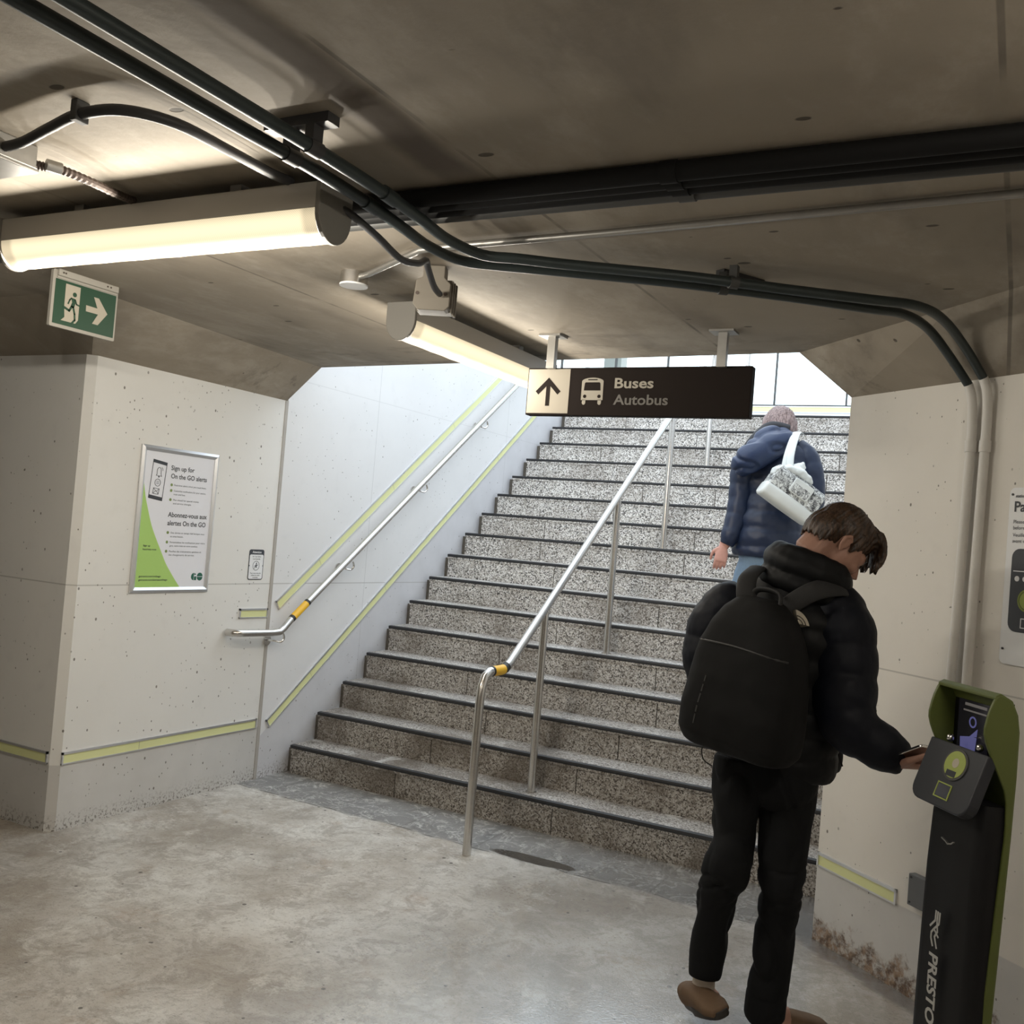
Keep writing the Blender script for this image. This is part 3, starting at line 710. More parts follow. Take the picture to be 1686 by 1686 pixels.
# ---------------------------------------------------------------- lamps
def lamp(name, label, axis, c0, c1, cross, lensmat, power):
    """axis 'x' or 'y'; runs c0..c1; cross = centre on the other axis"""
    hw, zt, zm, zb = .062, 2.385, 2.318, 2.245
    def P(a, c_, z): return (a, cross+c_, z) if axis == 'x' else (cross+c_, a, z)
    t = thing(name, label, 'ceiling lamp', P((c0+c1)/2, 0, 2.245), 'strip lamps under the ceiling')
    ext = (c1-c0, 0, 0) if axis == 'x' else (0, c1-c0, 0)
    bm = new_bm(); prism(bm, [P(c0, -hw, zm), P(c0, -hw, zt), P(c0, hw, zt), P(c0, hw, zm)], ext)
    obj('housing', bm, M['housing'], t, bevel=.003)
    bm = new_bm(); arc = [P(c0+.004, -hw*math.cos(math.radians(a))*.97, zm-(zm-zb)*math.sin(math.radians(a))) for a in range(0, 181, 9)]
    e2 = V(ext)*(1-.008/(c1-c0)); prism(bm, arc, e2); obj('lens', bm, lensmat, t, smooth='auto')
    for a, sgn in ((c0, -1), (c1, 1)):
        hw2 = hw+.004
        prof = [P(a-.004*sgn, -hw2, zt+.003)]+[P(a-.004*sgn, -hw2*math.cos(math.radians(q)), zm-(zm-zb+.005)*math.sin(math.radians(q))) for q in range(0, 181, 12)]+[P(a-.004*sgn, hw2, zt+.003)]
        bm = new_bm(); prism(bm, prof, (sgn*.016, 0, 0) if axis == 'x' else (0, sgn*.016, 0)); obj('end_cap', bm, M['endcap'], t, bevel=.003)
    for q in (.06, .185, .31, .435, .565, .69, .815, .94):      # the lamp's own light
        ld = bpy.data.lights.new('lamp_light', 'POINT'); ld.energy = power/8; ld.color = (1.0, .93, .81); ld.shadow_soft_size = .01
        lo = bpy.data.objects.new('lamp_light', ld); COL.objects.link(lo); lo.parent = t
        lo.location = V(P(c0+(c1-c0)*q, 0, 2.222))-t.location
    for q in (.25, .75):
        a = c0+(c1-c0)*q
        bm = new_bm(); u, v = (.02, .03) if axis == 'x' else (.03, .02)
        cc = P(a, 0, zt); box(bm, cc[0]-u, cc[0]+u, cc[1]-v, cc[1]+v, zt, ZH); obj('mounting_strut', bm, M['galv'], t)
lamp('strip_lamp', 'long lit strip lamp hanging across the corridor ceiling at upper left', 'x', 1.03, 2.27, -2.728, M['lens_a'], LAMP_A)
lamp('strip_lamp', 'lit strip lamp pointing at the stairs, beside the beige junction box', 'y', -1.635, -.40, 1.745, M['lens_b'], LAMP_B)

# added tube lamps outside the frame, fill light for the corridor walls
def fill_tube_lamp(label, x, y, strength, along='x'):
    M['fill_tube_light'] = simple('lit_fill_tube', (.8, .8, .8), .4, Emission_Color=(1, .91, .78, 1), Emission_Strength=strength)
    t = thing('fill_tube_lamp', label, 'ceiling lamp', (x, y, 2.33), 'added fill lamps outside the frame')
    bm = new_bm(); hx, hy = (.6, .05) if along == 'x' else (.05, .6)
    box(bm, x-hx, x+hx, y-hy, y+hy, 2.36, 2.41); obj('housing', bm, M['housing'], t)
    for d in (-.03, .03):
        a, c_ = ((x-.58, y+d, 2.345), (x+.58, y+d, 2.345)) if along == 'x' else ((x+d, y-.58, 2.345), (x+d, y+.58, 2.345))
        bm = new_bm(); cyl(bm, a, c_, .013, seg=10); obj('tube', bm, M['fill_tube_light'], t, smooth='auto')
fill_tube_lamp('added open tube fill lamp on the ceiling above and right of the viewer, outside the frame', 4.38, -3.45, TUBE_FILL, 'y')
fill_tube_lamp('added open tube fill lamp on the ceiling behind the viewer, outside the frame', 3.2, -6.1, TUBE_FILL*.2)

# ---------------------------------------------------------------- conduits
cz = 2.345
B = [(2.375, -5.6), (2.375, -4.2), (2.378, -3.3), (2.380, -2.95), (2.366, -2.70), (2.345, -2.52), (2.325, -2.36), (2.345, -2.21), (2.43, -2.14), (2.55, -2.07)]
A = [(2.462, -5.6), (2.462, -4.2), (2.464, -3.3), (2.462, -2.98), (2.452, -2.74), (2.435, -2.57), (2.415, -2.40), (2.440, -2.25), (2.53, -2.19), (2.66, -2.10)]
def cpath(P, end, mid):
    q = [(x, y, cz) for x, y in P]
    return q+mid+end
con = []
wa, wb2 = .655, .602     # distance along the right wall of the two drops
midB = [(2.893, -1.865, 2.345), (3.194, -1.641, 2.345), (3.403, -1.462, 2.345)]
endB = [(3.491, -1.313, 2.360), (3.551, -1.142, 2.350), (3.614, -1.012, 2.282), (3.674, -0.911, 2.200)]
midA = [(2.966, -1.913, 2.345), (3.211, -1.725, 2.345), (3.434, -1.565, 2.345)]
endA = [(3.545, -1.423, 2.357), (3.606, -1.240, 2.354), (3.667, -1.069, 2.297), (3.722, -0.952, 2.216)]
dropB = [(3.674, -0.908, 2.200), (3.689, -0.918, 2.151), (3.695, -0.913, 2.077), (3.696, -0.914, 1.980), (3.690, -0.909, 1.520), (3.682, -0.902, 1.029)]
dropA = [(3.722, -0.949, 2.217), (3.737, -0.958, 2.170), (3.743, -0.953, 2.093), (3.743, -0.953, 1.977), (3.739, -0.950, 1.525), (3.736, -0.947, 1.043)]
for name, P, mid, end, drop, lab in (('conduit', B, midB, endB, dropB, 'dark ceiling conduit turning down the right wall, the left one of the pair'), ('conduit', A, midA, endA, dropA, 'dark ceiling conduit turning down the right wall, the right one of the pair')):
    t = thing(name, lab, 'conduit', drop[-1], 'pair of dark conduits')
    pts = [V(q) for q in cpath(P, end, mid)]
    bm = new_bm(); tube(bm, [V(q) for q in spline(pts, 5)], .0155, seg=12); obj('dark_run', bm, M['green_conduit'], t, smooth='auto')
    bm = new_bm(); dr = [V(q) for q in spline(drop, 5)]; tube(bm, dr, .0165, seg=12)
    k = 15; dd = (dr[k+1]-dr[k]).normalized(); tube(bm, [dr[k]-dd*.02, dr[k]+dd*.02], .020, seg=12)
    o = obj('white_painted_drop', bm, M['white_paint'], t, smooth='auto')
    for fr_ in (8,):
        bm = new_bm(); q = V(pts[2]).lerp(V(pts[3]), .8)
        tube(bm, [q-V((0, .022, 0)), q+V((0, .022, 0))], .0185, seg=12); box(bm, q.x-.012, q.x+.012, q.y-.016, q.y+.016, q.z+.012, ZH-.02)
        obj('clamp', bm, M['cable'], t, smooth='auto')
    q = V(mid[0]).lerp(V(mid[1]), .42); dd = (V(mid[1])-V(mid[0])).normalized()
    bm = new_bm(); tube(bm, [q-dd*.014, q+dd*.014], .0195, seg=12); box(bm, q.x-.012, q.x+.012, q.y-.012, q.y+.012, q.z+.012, ZH-.02)
    obj('clamp', bm, M['grey_pipe'], t, smooth='auto')
    q2 = V(P[6]+(cz,)) if False else V((*P[4], cz)); dd = (V((*P[5], cz))-q2).normalized()
    bm = new_bm(); tube(bm, [q2-dd*.03, q2+dd*.03], .0185, seg=12); obj('coupling', bm, M['green_conduit'], t, smooth='auto')
# support rails for the clamps
bm = new_bm(); box(bm, 2.33, 2.51, -3.06, -3.02, ZH-.022, ZH); tag(obj('clamp_rail', bm, M['cable'], base=(2.42, -3.04, ZH-.02)), 'short black support rail above the two conduits near the long lamp', 'rail', 'conduit support rails')
q = V((3.032, -1.657, 2.400)); bm = new_bm(); prism(bm, [q+V((-.05, -.075, 0)), q+V((-.02, -.09, 0)), q+V((.07, .06, 0)), q+V((.04, .075, 0))], (0, 0, ZH-q.z)); tag(obj('clamp_rail', bm, M['cable'], base=q), 'short black support rail above the conduits, in front of the right part of the ceiling', 'rail', 'conduit support rails')

for y, r, mname, lab in ((-2.597, .023, 'black_pipe', 'black ceiling pipe, nearest of the bundle crossing the corridor'), (-2.551, .022, 'black_pipe', 'black ceiling pipe in the middle of the bundle crossing the corridor'), (-2.507, .021, 'black_pipe', 'black ceiling pipe next to the dark grey one in the crossing bundle'), (-2.458, .018, 'grey_pipe', 'dark grey ceiling pipe on the stair side of the black bundle')):
    bm = new_bm(); tube(bm, [(-5.1, y, 2.39), (5.0, y, 2.39)], r, seg=16)
    for x in (1.9, 3.12, 4.5, .2): tube(bm, [(x-.02, y, 2.39), (x+.02, y, 2.39)], r+.003, seg=16)
    tag(obj('ceiling_pipe', bm, M[mname], smooth='auto', base=(1.3, y, 2.39)), lab, 'pipe', 'pipes crossing the ceiling')
# thin conduit to the round box
pts = [(4.55, -2.246, 2.40), (3.83, -2.243, 2.40), (2.8, -2.195, 2.40), (2.30, -2.185, 2.40), (2.17, -2.17, 2.40), (2.10, -2.13, 2.40), (1.83, -1.98, 2.395), (1.78, -1.96, 2.395)]
bm = new_bm(); tube(bm, pts, .0105, seg=10); tag(obj('thin_conduit', bm, M['galv'], smooth='auto', base=(2.1, -2.13, 2.4)), 'thin grey conduit crossing the ceiling to the round steel box', 'conduit')
rb = thing('round_junction_box', 'small round steel junction box with white cover under the ceiling', 'junction box', (1.745, -1.945, 2.37))
bm = new_bm(); cyl(bm, (1.745, -1.945, 2.372), (1.745, -1.945, ZH), .048); obj('body', bm, M['chrome'], rb, smooth='auto')
bm = new_bm(); cyl(bm, (1.745, -1.945, 2.366), (1.745, -1.945, 2.372), .050); obj('cover', bm, M['white'], rb, smooth='auto')
# black flexible cables and left box
jb = thing('junction_box', 'grey metal junction box under the ceiling at the left edge', 'junction box', (1.58, -3.17, 2.35))
bm = new_bm(); box(bm, 1.48, 1.64, -3.235, -3.115, 2.355, ZH); obj('body', bm, M['galv'], jb, bevel=.004)
bm = new_bm(); box(bm, 1.475, 1.645, -3.24, -3.11, 2.347, 2.355); obj('cover', bm, M['galv'], jb, bevel=.002)
pts = spline([(1.63, -3.20, 2.38), (1.72, -3.212, 2.378), (1.868, -3.246, 2.382), (1.988, -3.269, 2.385), (2.106, -3.255, 2.385), (2.173, -3.164, 2.385), (2.179, -3.002, 2.385), (2.174, -2.86, 2.387), (2.17, -2.78, 2.395)], 6)
cb = thing('black_cable', 'thick black cable looping from the left junction box to the long lamp', 'cable', (1.63, -3.2, 2.38))
bm = new_bm(); tube(bm, pts, .0125, seg=10); obj('sheath', bm, M['cable'], cb, smooth='auto')
bm = new_bm(); box(bm, 1.978, 1.998, -3.285, -3.25, 2.368, ZH); obj('clip', bm, M['grey_pipe'], cb, bevel=.002)
fx = thing('flexible_conduit', 'brown ribbed flexible conduit from the left junction box to the long lamp', 'conduit', (1.6, -3.11, 2.37))
pp_ = spline([(1.60, -3.12, 2.378), (1.62, -3.08, 2.378), (1.648, -3.05, 2.378), (1.645, -2.96, 2.38), (1.61, -2.84, 2.39), (1.60, -2.78, 2.395)], 12)
bm = new_bm(); tube(bm, [q[:3] for q in pp_], [.010+.0022*(i % 2) for i in range(len(pp_))], seg=10); obj('sheath', bm, M['flex'], fx)
bm = new_bm(); tube(bm, [(1.64, -3.09, 2.378), (1.652, -3.055, 2.378)], .015, seg=12); obj('connector', bm, M['galv'], fx, smooth='auto')
# cable from the long lamp to the beige box
pts = spline([(2.272, -2.70, 2.345), (2.285, -2.66, 2.335), (2.285, -2.55, 2.315), (2.26, -2.40, 2.30), (2.245, -2.29, 2.32), (2.235, -2.235, 2.345), (2.215, -2.19, 2.335), (2.17, -2.08, 2.31), (2.135, -1.99, 2.31)], 6)
bm = new_bm(); tube(bm, pts, .0105, seg=10); tag(obj('lamp_cable', bm, M['cable'], smooth='auto', base=pts[0]), 'black cable sagging from the long lamp to the beige junction box', 'cable')
# beige junction box
bx = thing('beige_junction_box', 'beige metal junction box with screws above the near end of the stair lamp', 'junction box', (2.09, -1.93, 2.27))
F = Face2((2.10, -1.985, 2.315), V((.93, .37, 0)), (0, 0, 1))
bm = new_bm(); F.poly(bm, [(-.062, -.035), (-.045, -.055), (.048, -.055), (.062, -.04), (.062, .035), (.040, .055), (.040, .095), (-.035, .095), (-.035, .055), (-.055, .045)], -.05, 0); obj('front_plate', bm, M['beige_box'], bx, bevel=.003)
bm = new_bm(); F.rect(bm, -.058, .058, -.05, .06, -.11, -.05); F.rect(bm, -.035, .035, .06, .098, -.08, -.045); obj('body', bm, M['beige_box'], bx, bevel=.003)
bm = new_bm()
for q in (0, 1, 2): F.rect(bm, .062, .067+.002*q, -.058, .05, -.035-.026*q, -.022-.026*q)
obj('ribbed_side', bm, M['beige_box'], bx, bevel=.001)
bm = new_bm()
for x in (-.048, .046): F.disc(bm, x, .0, .006, 0, .002, 12)
obj('screws', bm, M['flex'], bx)

# ---------------------------------------------------------------- grey box low on the right wall
bx = thing('wall_box', 'small grey steel box with screws low on the right wall behind the fare reader', 'box', W(.56, .33, 0))
bm = new_bm(); F = Face2(W(.51, .333), wd, (0, 0, 1)); sgn = 1 if F.n.dot(wnrm) > 0 else -1
F.rect(bm, 0, .11, 0, .112, 0, .03*sgn); obj('body', bm, M['box_grey'], bx, bevel=.003)
bm = new_bm()
for y in (.012, .1): F.disc(bm, .012, y, .004, .03*sgn, .032*sgn, 10)
obj('screws', bm, M['cable'], bx)

# payment notice at the right edge
pn_ = thing('payment_notice', 'white payment instruction board with dark panel at the right edge of the wall', 'sign', W(.95, 1.24, 0))
F = Face2(W(.806, 1.246), wd, (0, 0, 1))
sgn = 1 if F.n.dot(wnrm) > 0 else -1
bm = new_bm(); F.poly(bm, [(x+.19, y+.294) for x, y in rounded(.38, .588, .02)], .001*sgn, .006*sgn); obj('board', bm, M['white'], pn_)
bm = new_bm(); F.poly(bm, [(x+.19, y+.247) for x, y in rounded(.33, .275, .03)], .006*sgn, .007*sgn); dk = obj('dark_panel', bm, M['ink'], pn_)
bm = new_bm(); F.text(bm, 'Payment', .022, .508, .034, .0075*sgn, None, .02); F.text(bm, 'Please tap your card', .022, .468, .012, .0075*sgn, None); F.text(bm, 'before boarding.', .022, .448, .012, .0075*sgn, None)
F.text(bm, 'Veuillez passer votre carte', .022, .424, .012, .0075*sgn, None); F.text(bm, 'avant de monter.', .022, .404, .012, .0075*sgn, None); F.text(bm, 'station', .024, .555, .010, .0075*sgn, None, .02)
flat_obj('lettering', bm, M['ink'], pn_)
bm = new_bm(); F.ring(bm, .095, .215, .035, .006, .007*sgn, .008*sgn); F.disc(bm, .095, .215, .030, .007*sgn, .0078*sgn); o = obj('reader_drawing', bm, M['reader_lime'], dk)
bm = new_bm(); F.line(bm, [(.075, .155), (.115, .155), (.115, .125), (.075, .125), (.075, .155)], .003, .007*sgn, .008*sgn); F.disc(bm, .05, .285, .009, .007*sgn, .008*sgn); F.line(bm, [(.035, .31), (.09, .31)], .003, .007*sgn, .008*sgn); F.disc(bm, .08, .285, .009, .007*sgn, .008*sgn); obj('white_drawing', bm, M['white'], dk)
bm = new_bm()
for x, y in ((.012, .565), (.012, .05)): F.disc(bm, x, y, .004, .006*sgn, .009*sgn, 10)
obj('screws', bm, M['cable'], pn_)

# ---------------------------------------------------------------- fare reader
au = V((.607, -.794, 0)).normalized(); aw = V((-.794, -.607, 0)).normalized(); MO = V((3.753, -2.02, 0))
def ML(u, w, z): return MO+au*u+aw*w+V((0, 0, z))
fr_ = thing('fare_reader', 'black pedestal fare card reader with olive green hood and shell at the right edge', 'fare reader', MO+aw*-.05)
bm = new_bm()
rows = []
for z, hu, wf, wb_ in ((0, .118, .0, -.10), (.03, .112, -.008, -.075), (.5, .112, -.012, -.070), (.80, .108, -.016, -.075), (.93, .106, -.022, -.085), (.99, .104, -.03, -.085)):
    sec = []
    for k in range(9):
        a = math.radians(180*k/8); sec.append((hu*math.copysign(abs(math.cos(a))**.35, math.cos(a)), wf-.035+.035*math.sin(a)**.6))
    sec = [(hu, wb_)]+sec+[(-hu, wb_)]
    rows.append([bm.verts.new(ML(u, w, z)) for u, w in sec])
for A_, B_ in zip(rows, rows[1:]):
    n = len(A_)
    for j in range(n): bm.faces.new((A_[j], A_[(j+1) % n], B_[(j+1) % n], B_[j]))
bm.faces.new(rows[0]); bm.faces.new(rows[-1])
body = obj('body', bm, M['machine_black'], fr_, smooth='auto')
# green shell : side cheeks + back + top
near = [(-.062, 0), (-.050, .487), (-.074, .85), (-.080, .93), (-.076, 1.02), (-.045, 1.08), (-.016, 1.135), (-.006, 1.168), (-.016, 1.215), (-.030, 1.248), (-.045, 1.258), (-.075, 1.242), (-.092, 1.21), (-.098, 1.17), (-.098, 1.06), (-.094, .92), (-.076, .487), (-.082, 0)]
def sm(pp):
    out = []
    for i in range(len(pp)):
        p0, p1, p2 = pp[i-1], pp[i], pp[(i+1) % len(pp)]
        out += [lerp(p0, p1, .8), lerp(p1, p2, .2)]
    return out
near = sm(near)
bm = new_bm()
for u0_, u1_ in ((.106, .114), (-.114, -.106)):
    prism(bm, [ML(u0_, w, z) for w, z in near], au*(u1_-u0_))
prof = [(w, z) for w, z in [(-.030, 1.252), (-.045, 1.260), (-.077, 1.244), (-.094, 1.21), (-.101, 1.17), (-.101, 1.06), (-.097, .92), (-.079, .487), (-.085, 0)]]
inn = [(w+.008, z-(.009 if z > 1.2 else 0)) for w, z in prof]; inn[0] = (-.030, 1.243)
prism(bm, [ML(-.113, w, z) for w, z in prof+inn[::-1]], au*.226)
obj('green_shell', bm, M['olive'], fr_, bevel=.004)
# recess with display
F = Face2(ML(0, -.078, 1.10), au, V((0, 0, 1)))
sg = 1 if F.n.dot(aw) > 0 else -1
bm = new_bm(); F.rect(bm, -.105, .105, -.02, .135, -.010*sg, 0); rc = obj('recess', bm, M['machine_black'], fr_)
bm = new_bm(); F.rect(bm, -.085, .035, -.005, .118, 0, .003*sg); scn = obj('display', bm, M['screen'], rc)
M['blue_glow'] = simple('dim_blue_display', (.03, .03, .08), .4, Emission_Color=(.20, .2, .48, 1), Emission_Strength=.2)
M['grey_glow'] = simple('dim_grey_display', (.05, .05, .05), .4, Emission_Color=(.4, .36, .33, 1), Emission_Strength=.12)
bm = new_bm(); F.poly(bm, [(-.070, -.004), (-.012, -.004), (-.008, .030), (-.030, .030), (-.072, .022)], .003*sg, .004*sg); F.poly(bm, [(-.036, .028), (-.008, .032), (-.006, .052)], .003*sg, .004*sg); F.ring(bm, -.026, .066, .012, .004, .003*sg, .004*sg); obj('blue_hand_picture', bm, M['blue_glow'], scn)
bm = new_bm(); F.rect(bm, -.06, .025, .104, .111, .003*sg, .004*sg); obj('display_text_bar', bm, M['grey_glow'], scn)
bm = new_bm(); F.rect(bm, -.065, .025, .090, .094, .003*sg, .004*sg); obj('display_text_bar', bm, M['grey_glow'], scn)
# tilted reader head
top_, bot_ = (-.022, 1.112), (.032, .962)
upv = (V((0, 0, top_[1]-bot_[1]))+aw*(top_[0]-bot_[0])); hl = upv.length
F = Face2(ML(0, (top_[0]+bot_[0])/2, (top_[1]+bot_[1])/2), au, upv); sg = 1 if F.n.dot(aw) > 0 else -1
bm = new_bm()
ol = [(x, y) for x, y in rounded(.226, hl, .035) if y < 0]+[(.113, hl/2), (-.113, hl/2)]
ol = sorted(ol, key=lambda p: math.atan2(p[1], p[0]))
F.poly(bm, ol, -.030*sg, 0); hd = obj('reader_head', bm, M['panel'], fr_, bevel=.004)
bm = new_bm(); F.disc(bm, .018, .032, .044, 0, .003*sg, 40, ry=.040); rg = obj('reader_ring', bm, M['grey_pipe'], hd)
bm = new_bm(); F.disc(bm, .018, .032, .038, .003*sg, .004*sg, 40, ry=.034); obj('reader_disc', bm, M['reader_lime'], rg)
bm = new_bm(); F.rect(bm, -.002, .034, .001, .016, .004*sg, .0045*sg); obj('reader_print', bm, M['panel'], rg)
bm = new_bm(); F.disc(bm, .020, .036, .012, .004*sg, .0046*sg, 20); obj('reader_light', bm, M['cream'], rg)
bm = new_bm(); F.line(bm, [(-.018, -.020), (.034, -.020), (.034, -.056), (-.018, -.056), (-.018, -.020)], .003, 0, .002*sg); o = obj('small_screen_frame', bm, M['reader_lime'], hd)
bm = new_bm(); F.rect(bm, -.015, .031, -.053, -.023, 0, .0015*sg); obj('small_screen', bm, M['screen'], hd)
for x in (-.055, .062):
    bm = new_bm(); c_ = F.p(x, hl/2+.012, -.01*sg); ell(bm, c_, (.009, .009, .010)); obj('bolt', bm, M['chrome'], hd, smooth=True)
# lettering down the front
F = Face2(ML(-.004, -.0105, 0), au, (0, 0, 1)); sg = 1 if F.n.dot(aw) > 0 else -1
FT = Face2(ML(-.012, -.010+.0115, .598), V((0, 0, -1))+au*-.13*0, au) 
sgt = 1 if FT.n.dot(aw) > 0 else -1
bm = new_bm(); FT.text(bm, 'PRESTO', 0, -.012, .034, 0, .170, .03); o = flat_obj('lettering', bm, M['silver_ink'], body)
bm = new_bm()
q = [(-.105, .018), (-.075, .006), (-.062, -.008), (-.048, .006), (-.030, .012), (-.012, .010)]
FT.line(bm, [(-.105, .020), (-.078, .018), (-.060, .000), (-.048, -.010), (-.035, -.010), (-.018, -.002)], .005, 0, .0008*sgt)
FT.line(bm, [(-.105, .004), (-.082, .003), (-.062, -.016)], .005, 0, .0008*sgt); FT.line(bm, [(-.105, .012), (-.082, .010), (-.058, .014), (-.042, .004), (-.018, .014)], .005, 0, .0008*sgt)
FT.line(bm, [(-.060, .000), (-.046, .018)], .005, 0, .0008*sgt)
obj('fare_logo', bm, M['silver_ink'], body)
bm = new_bm(); FB = Face2(ML(0, -.013+.0115, .878), au, (0, 0, 1)); sgb = 1 if FB.n.dot(aw) > 0 else -1
FB.line(bm, [(-.012, .004), (.004, 0), (.012, -.004), (.026, 0), (.034, .006)], .003, -.004*sgb, .001*sgb); obj('front_latch', bm, M['galv'], body)
# ================================================================ PEOPLE
def figure(name, bm, voxel, material, parent=None, smooth=3, disp=None, base=None):
    """fuse overlapping closed shapes into one continuous skin"""
    bmesh.ops.recalc_face_normals(bm, faces=bm.faces)
    me = bpy.data.meshes.new(name); bm.to_mesh(me); bm.free()
    o = bpy.data.objects.new(name, me); COL.objects.link(o)
    rm = o.modifiers.new('r', 'REMESH'); rm.mode = 'VOXEL'; rm.voxel_size = voxel
    if smooth: s_ = o.modifiers.new('s', 'SMOOTH'); s_.factor = .5; s_.iterations = smooth
    dg = bpy.context.evaluated_depsgraph_get(); dg.update()
    me2 = bpy.data.meshes.new_from_object(o.evaluated_get(dg))
    bpy.data.objects.remove(o); bpy.data.meshes.remove(me)
    if disp:
        nrm = [v.normal.copy() for v in me2.vertices]
        for v, n in zip(me2.vertices, nrm): v.co += n*disp(v.co)
    me2.name = name
    return obj_me(name, me2, material, parent, smooth=True, base=base)
def frame3(fwd, up):
    f = V(fwd).normalized(); r = f.cross(V(up)).normalized(); u = r.cross(f)
    return Matrix((r, f, u)).transposed()          # columns: right, forward, up
def hand(bm, wrist, direction, palm_n, side, curl=.5, s=1.0, spread=.02):
    """wrist point, pointing direction, palm normal (towards the palm side), side = +1/-1 thumb side"""
    d = V(direction).normalized(); n = (V(palm_n)-d*V(palm_n).dot(d)).normalized(); t = d.cross(n)*side
    W_ = V(wrist)
    tube(bm, [W_-d*.03*s, W_+d*.01*s, W_+d*.045*s, W_+d*.085*s, W_+d*.098*s], [(.026*s, .018*s), (.028*s, .017*s), (.040*s, .015*s), (.041*s, .013*s), (.036*s, .009*s)], side=t, seg=14)
    for i, (o_, L) in enumerate(((.031, .072), (.0105, .080), (-.0105, .075), (-.031, .060))):
        p = W_+d*.082*s+t*o_*s; dirv = (d+t*o_*spread*8).normalized(); pts = [p]; r = [.0092*s]
        for seg_, (fl, cu) in enumerate(((.45, .55), (.30, 1.0), (.25, .8))):
            ang = curl*cu*(1+.12*i)
            ax = dirv.cross(n); dirv = (Matrix.Rotation(ang, 3, ax) @ dirv).normalized()
            pts.append(pts[-1]+dirv*L*s*fl); r.append((.0085-.0009*seg_)*s)
        q = spline([list(a_)+[b_] for a_, b_ in zip(pts, r)], 3)
        tube(bm, [a_[:3] for a_ in q], [a_[3] for a_ in q], seg=8); ell(bm, q[-1][:3], (q[-1][3],)*3, seg=8)
    p = W_+d*.015*s+t*.024*s
    pts = [p, p+(d*.6+t*.7+n*.25).normalized()*.038*s, p+(d*.6+t*.7+n*.25).normalized()*.038*s+(d*.9+t*.25+n*.35).normalized()*.030*s, p+(d*.6+t*.7+n*.25).normalized()*.038*s+(d*.9+t*.25+n*.35).normalized()*.030*s+(d*.9+t*.0+n*.45).normalized()*.024*s]
    tube(bm, pts, [.013*s, .012*s, .0098*s, .008*s], seg=8); ell(bm, pts[-1], (.008*s,)*3, seg=8)
def head(bm, c, fr, s=1.0):
    """c = centre between the ears, fr = columns right/forward/up"""
    def P(x, y, z): return V(c)+fr @ V((x*s, y*s, z*s))
    E_ = lambda p, r: ell(bm, P(*p), tuple(q*s for q in r), fr, seg=24)
    E_((0, -.012, .042), (.074, .095, .080)); E_((0, .030, -.005), (.064, .066, .085)); E_((0, .038, -.055), (.050, .052, .050))
    E_((0, .066, -.088), (.026, .024, .020)); E_((0, .075, .022), (.052, .022, .022)); E_((.034, .070, -.020), (.022, .022, .022)); E_((-.034, .070, -.020), (.022, .022, .022))
    tube(bm, [P(0, .088, .018), P(0, .100, -.004), P(0, .114, -.024), P(0, .098, -.034)], [.008*s, .010*s, .013*s, .010*s], seg=10)
    for sx in (-1, 1):
        E_((sx*.010, .102, -.030), (.008, .009, .007)); E_((sx*.030, .084, .012), (.014, .010, .010))
        tube(bm, [P(sx*.076, .004, .018), P(sx*.084, -.012, .028), P(sx*.086, -.024, .012), P(sx*.082, -.018, -.012), P(sx*.076, -.004, -.026)], [.006*s, .007*s, .007*s, .006*s, .006*s], seg=8)
        E_((sx*.077, -.008, .002), (.006, .016, .022))
    E_((0, .094, -.052), (.022, .010, .006)); E_((0, .091, -.063), (.020, .010, .007))
    return P

skin_tan = simple('skin_in_shade', (.33, .18, .13), .55, noise_amt=.06, scale=40)
skin_pink = simple('skin_pink', (.62, .33, .27), .55, noise_amt=.08, scale=60)
M['jacket_black'] = simple('black_nylon_puffer', (.003, .0034, .0042), .6, Specular_IOR_Level=.22)
M['jacket_sleeve'] = simple('dark_navy_nylon', (.003, .0042, .009), .6, Specular_IOR_Level=.22)
M['trousers'] = simple('black_cotton_trousers', (.006, .0065, .0075), .85, noise_amt=.3, scale=8, Specular_IOR_Level=.2)
M['pack'] = simple('charcoal_backpack_fabric', (.005, .005, .0052), .75, noise_amt=.3, scale=200, Specular_IOR_Level=.2)
M['strap'] = simple('dark_grey_webbing', (.013, .013, .014), .75, noise_amt=.2, scale=150)
M['sock'] = simple('cream_sock', (.55, .48, .40), .8)
M['suede'] = simple('brown_suede', (.13, .08, .045), .8, noise_amt=.25, scale=30)
M['sole'] = simple('black_rubber_sole', (.025, .022, .02), .6)
M['navy'] = simple('navy_quilted_nylon', (.011, .022, .058), .45)
M['navy_hood'] = simple('navy_hood_nylon', (.016, .032, .085), .45)
M['jeans'] = simple('light_blue_denim', (.20, .30, .43), .8, noise_amt=.15, scale=80)
M['scarf'] = simple('dark_lining', (.04, .04, .045), .8)

def hair_material(name, c0, c1, vec):
    m_, nt, b = mat(name); g = G(nt)
    n = g.noise(1.0, 4, g.scalev(*vec), rough=.7)
    nt.links.new(g.mix(g.step(n, .35, .65), c0, c1), b.inputs['Base Color']); b.inputs['Roughness'].default_value = .45
    nt.links.new(g.bump(n, .6, .004), b.inputs['Normal']); return m_
M['hair_brown'] = hair_material('brown_hair', (.013, .007, .004), (.070, .036, .018), (160, 160, 28))
M['hair_grey'] = hair_material('reddish_grey_hair', (.11, .065, .060), (.38, .28, .26), (140, 140, 25))
def rumple(freq, amp, seed=0, zf=1.0):
    return lambda co: amp*(noise.noise(V((co.x*freq+seed, co.y*freq, co.z*freq*zf)))+.5*noise.noise(V((co.x*freq*2.3, co.y*freq*2.3+seed, co.z*freq*zf*2.3))))

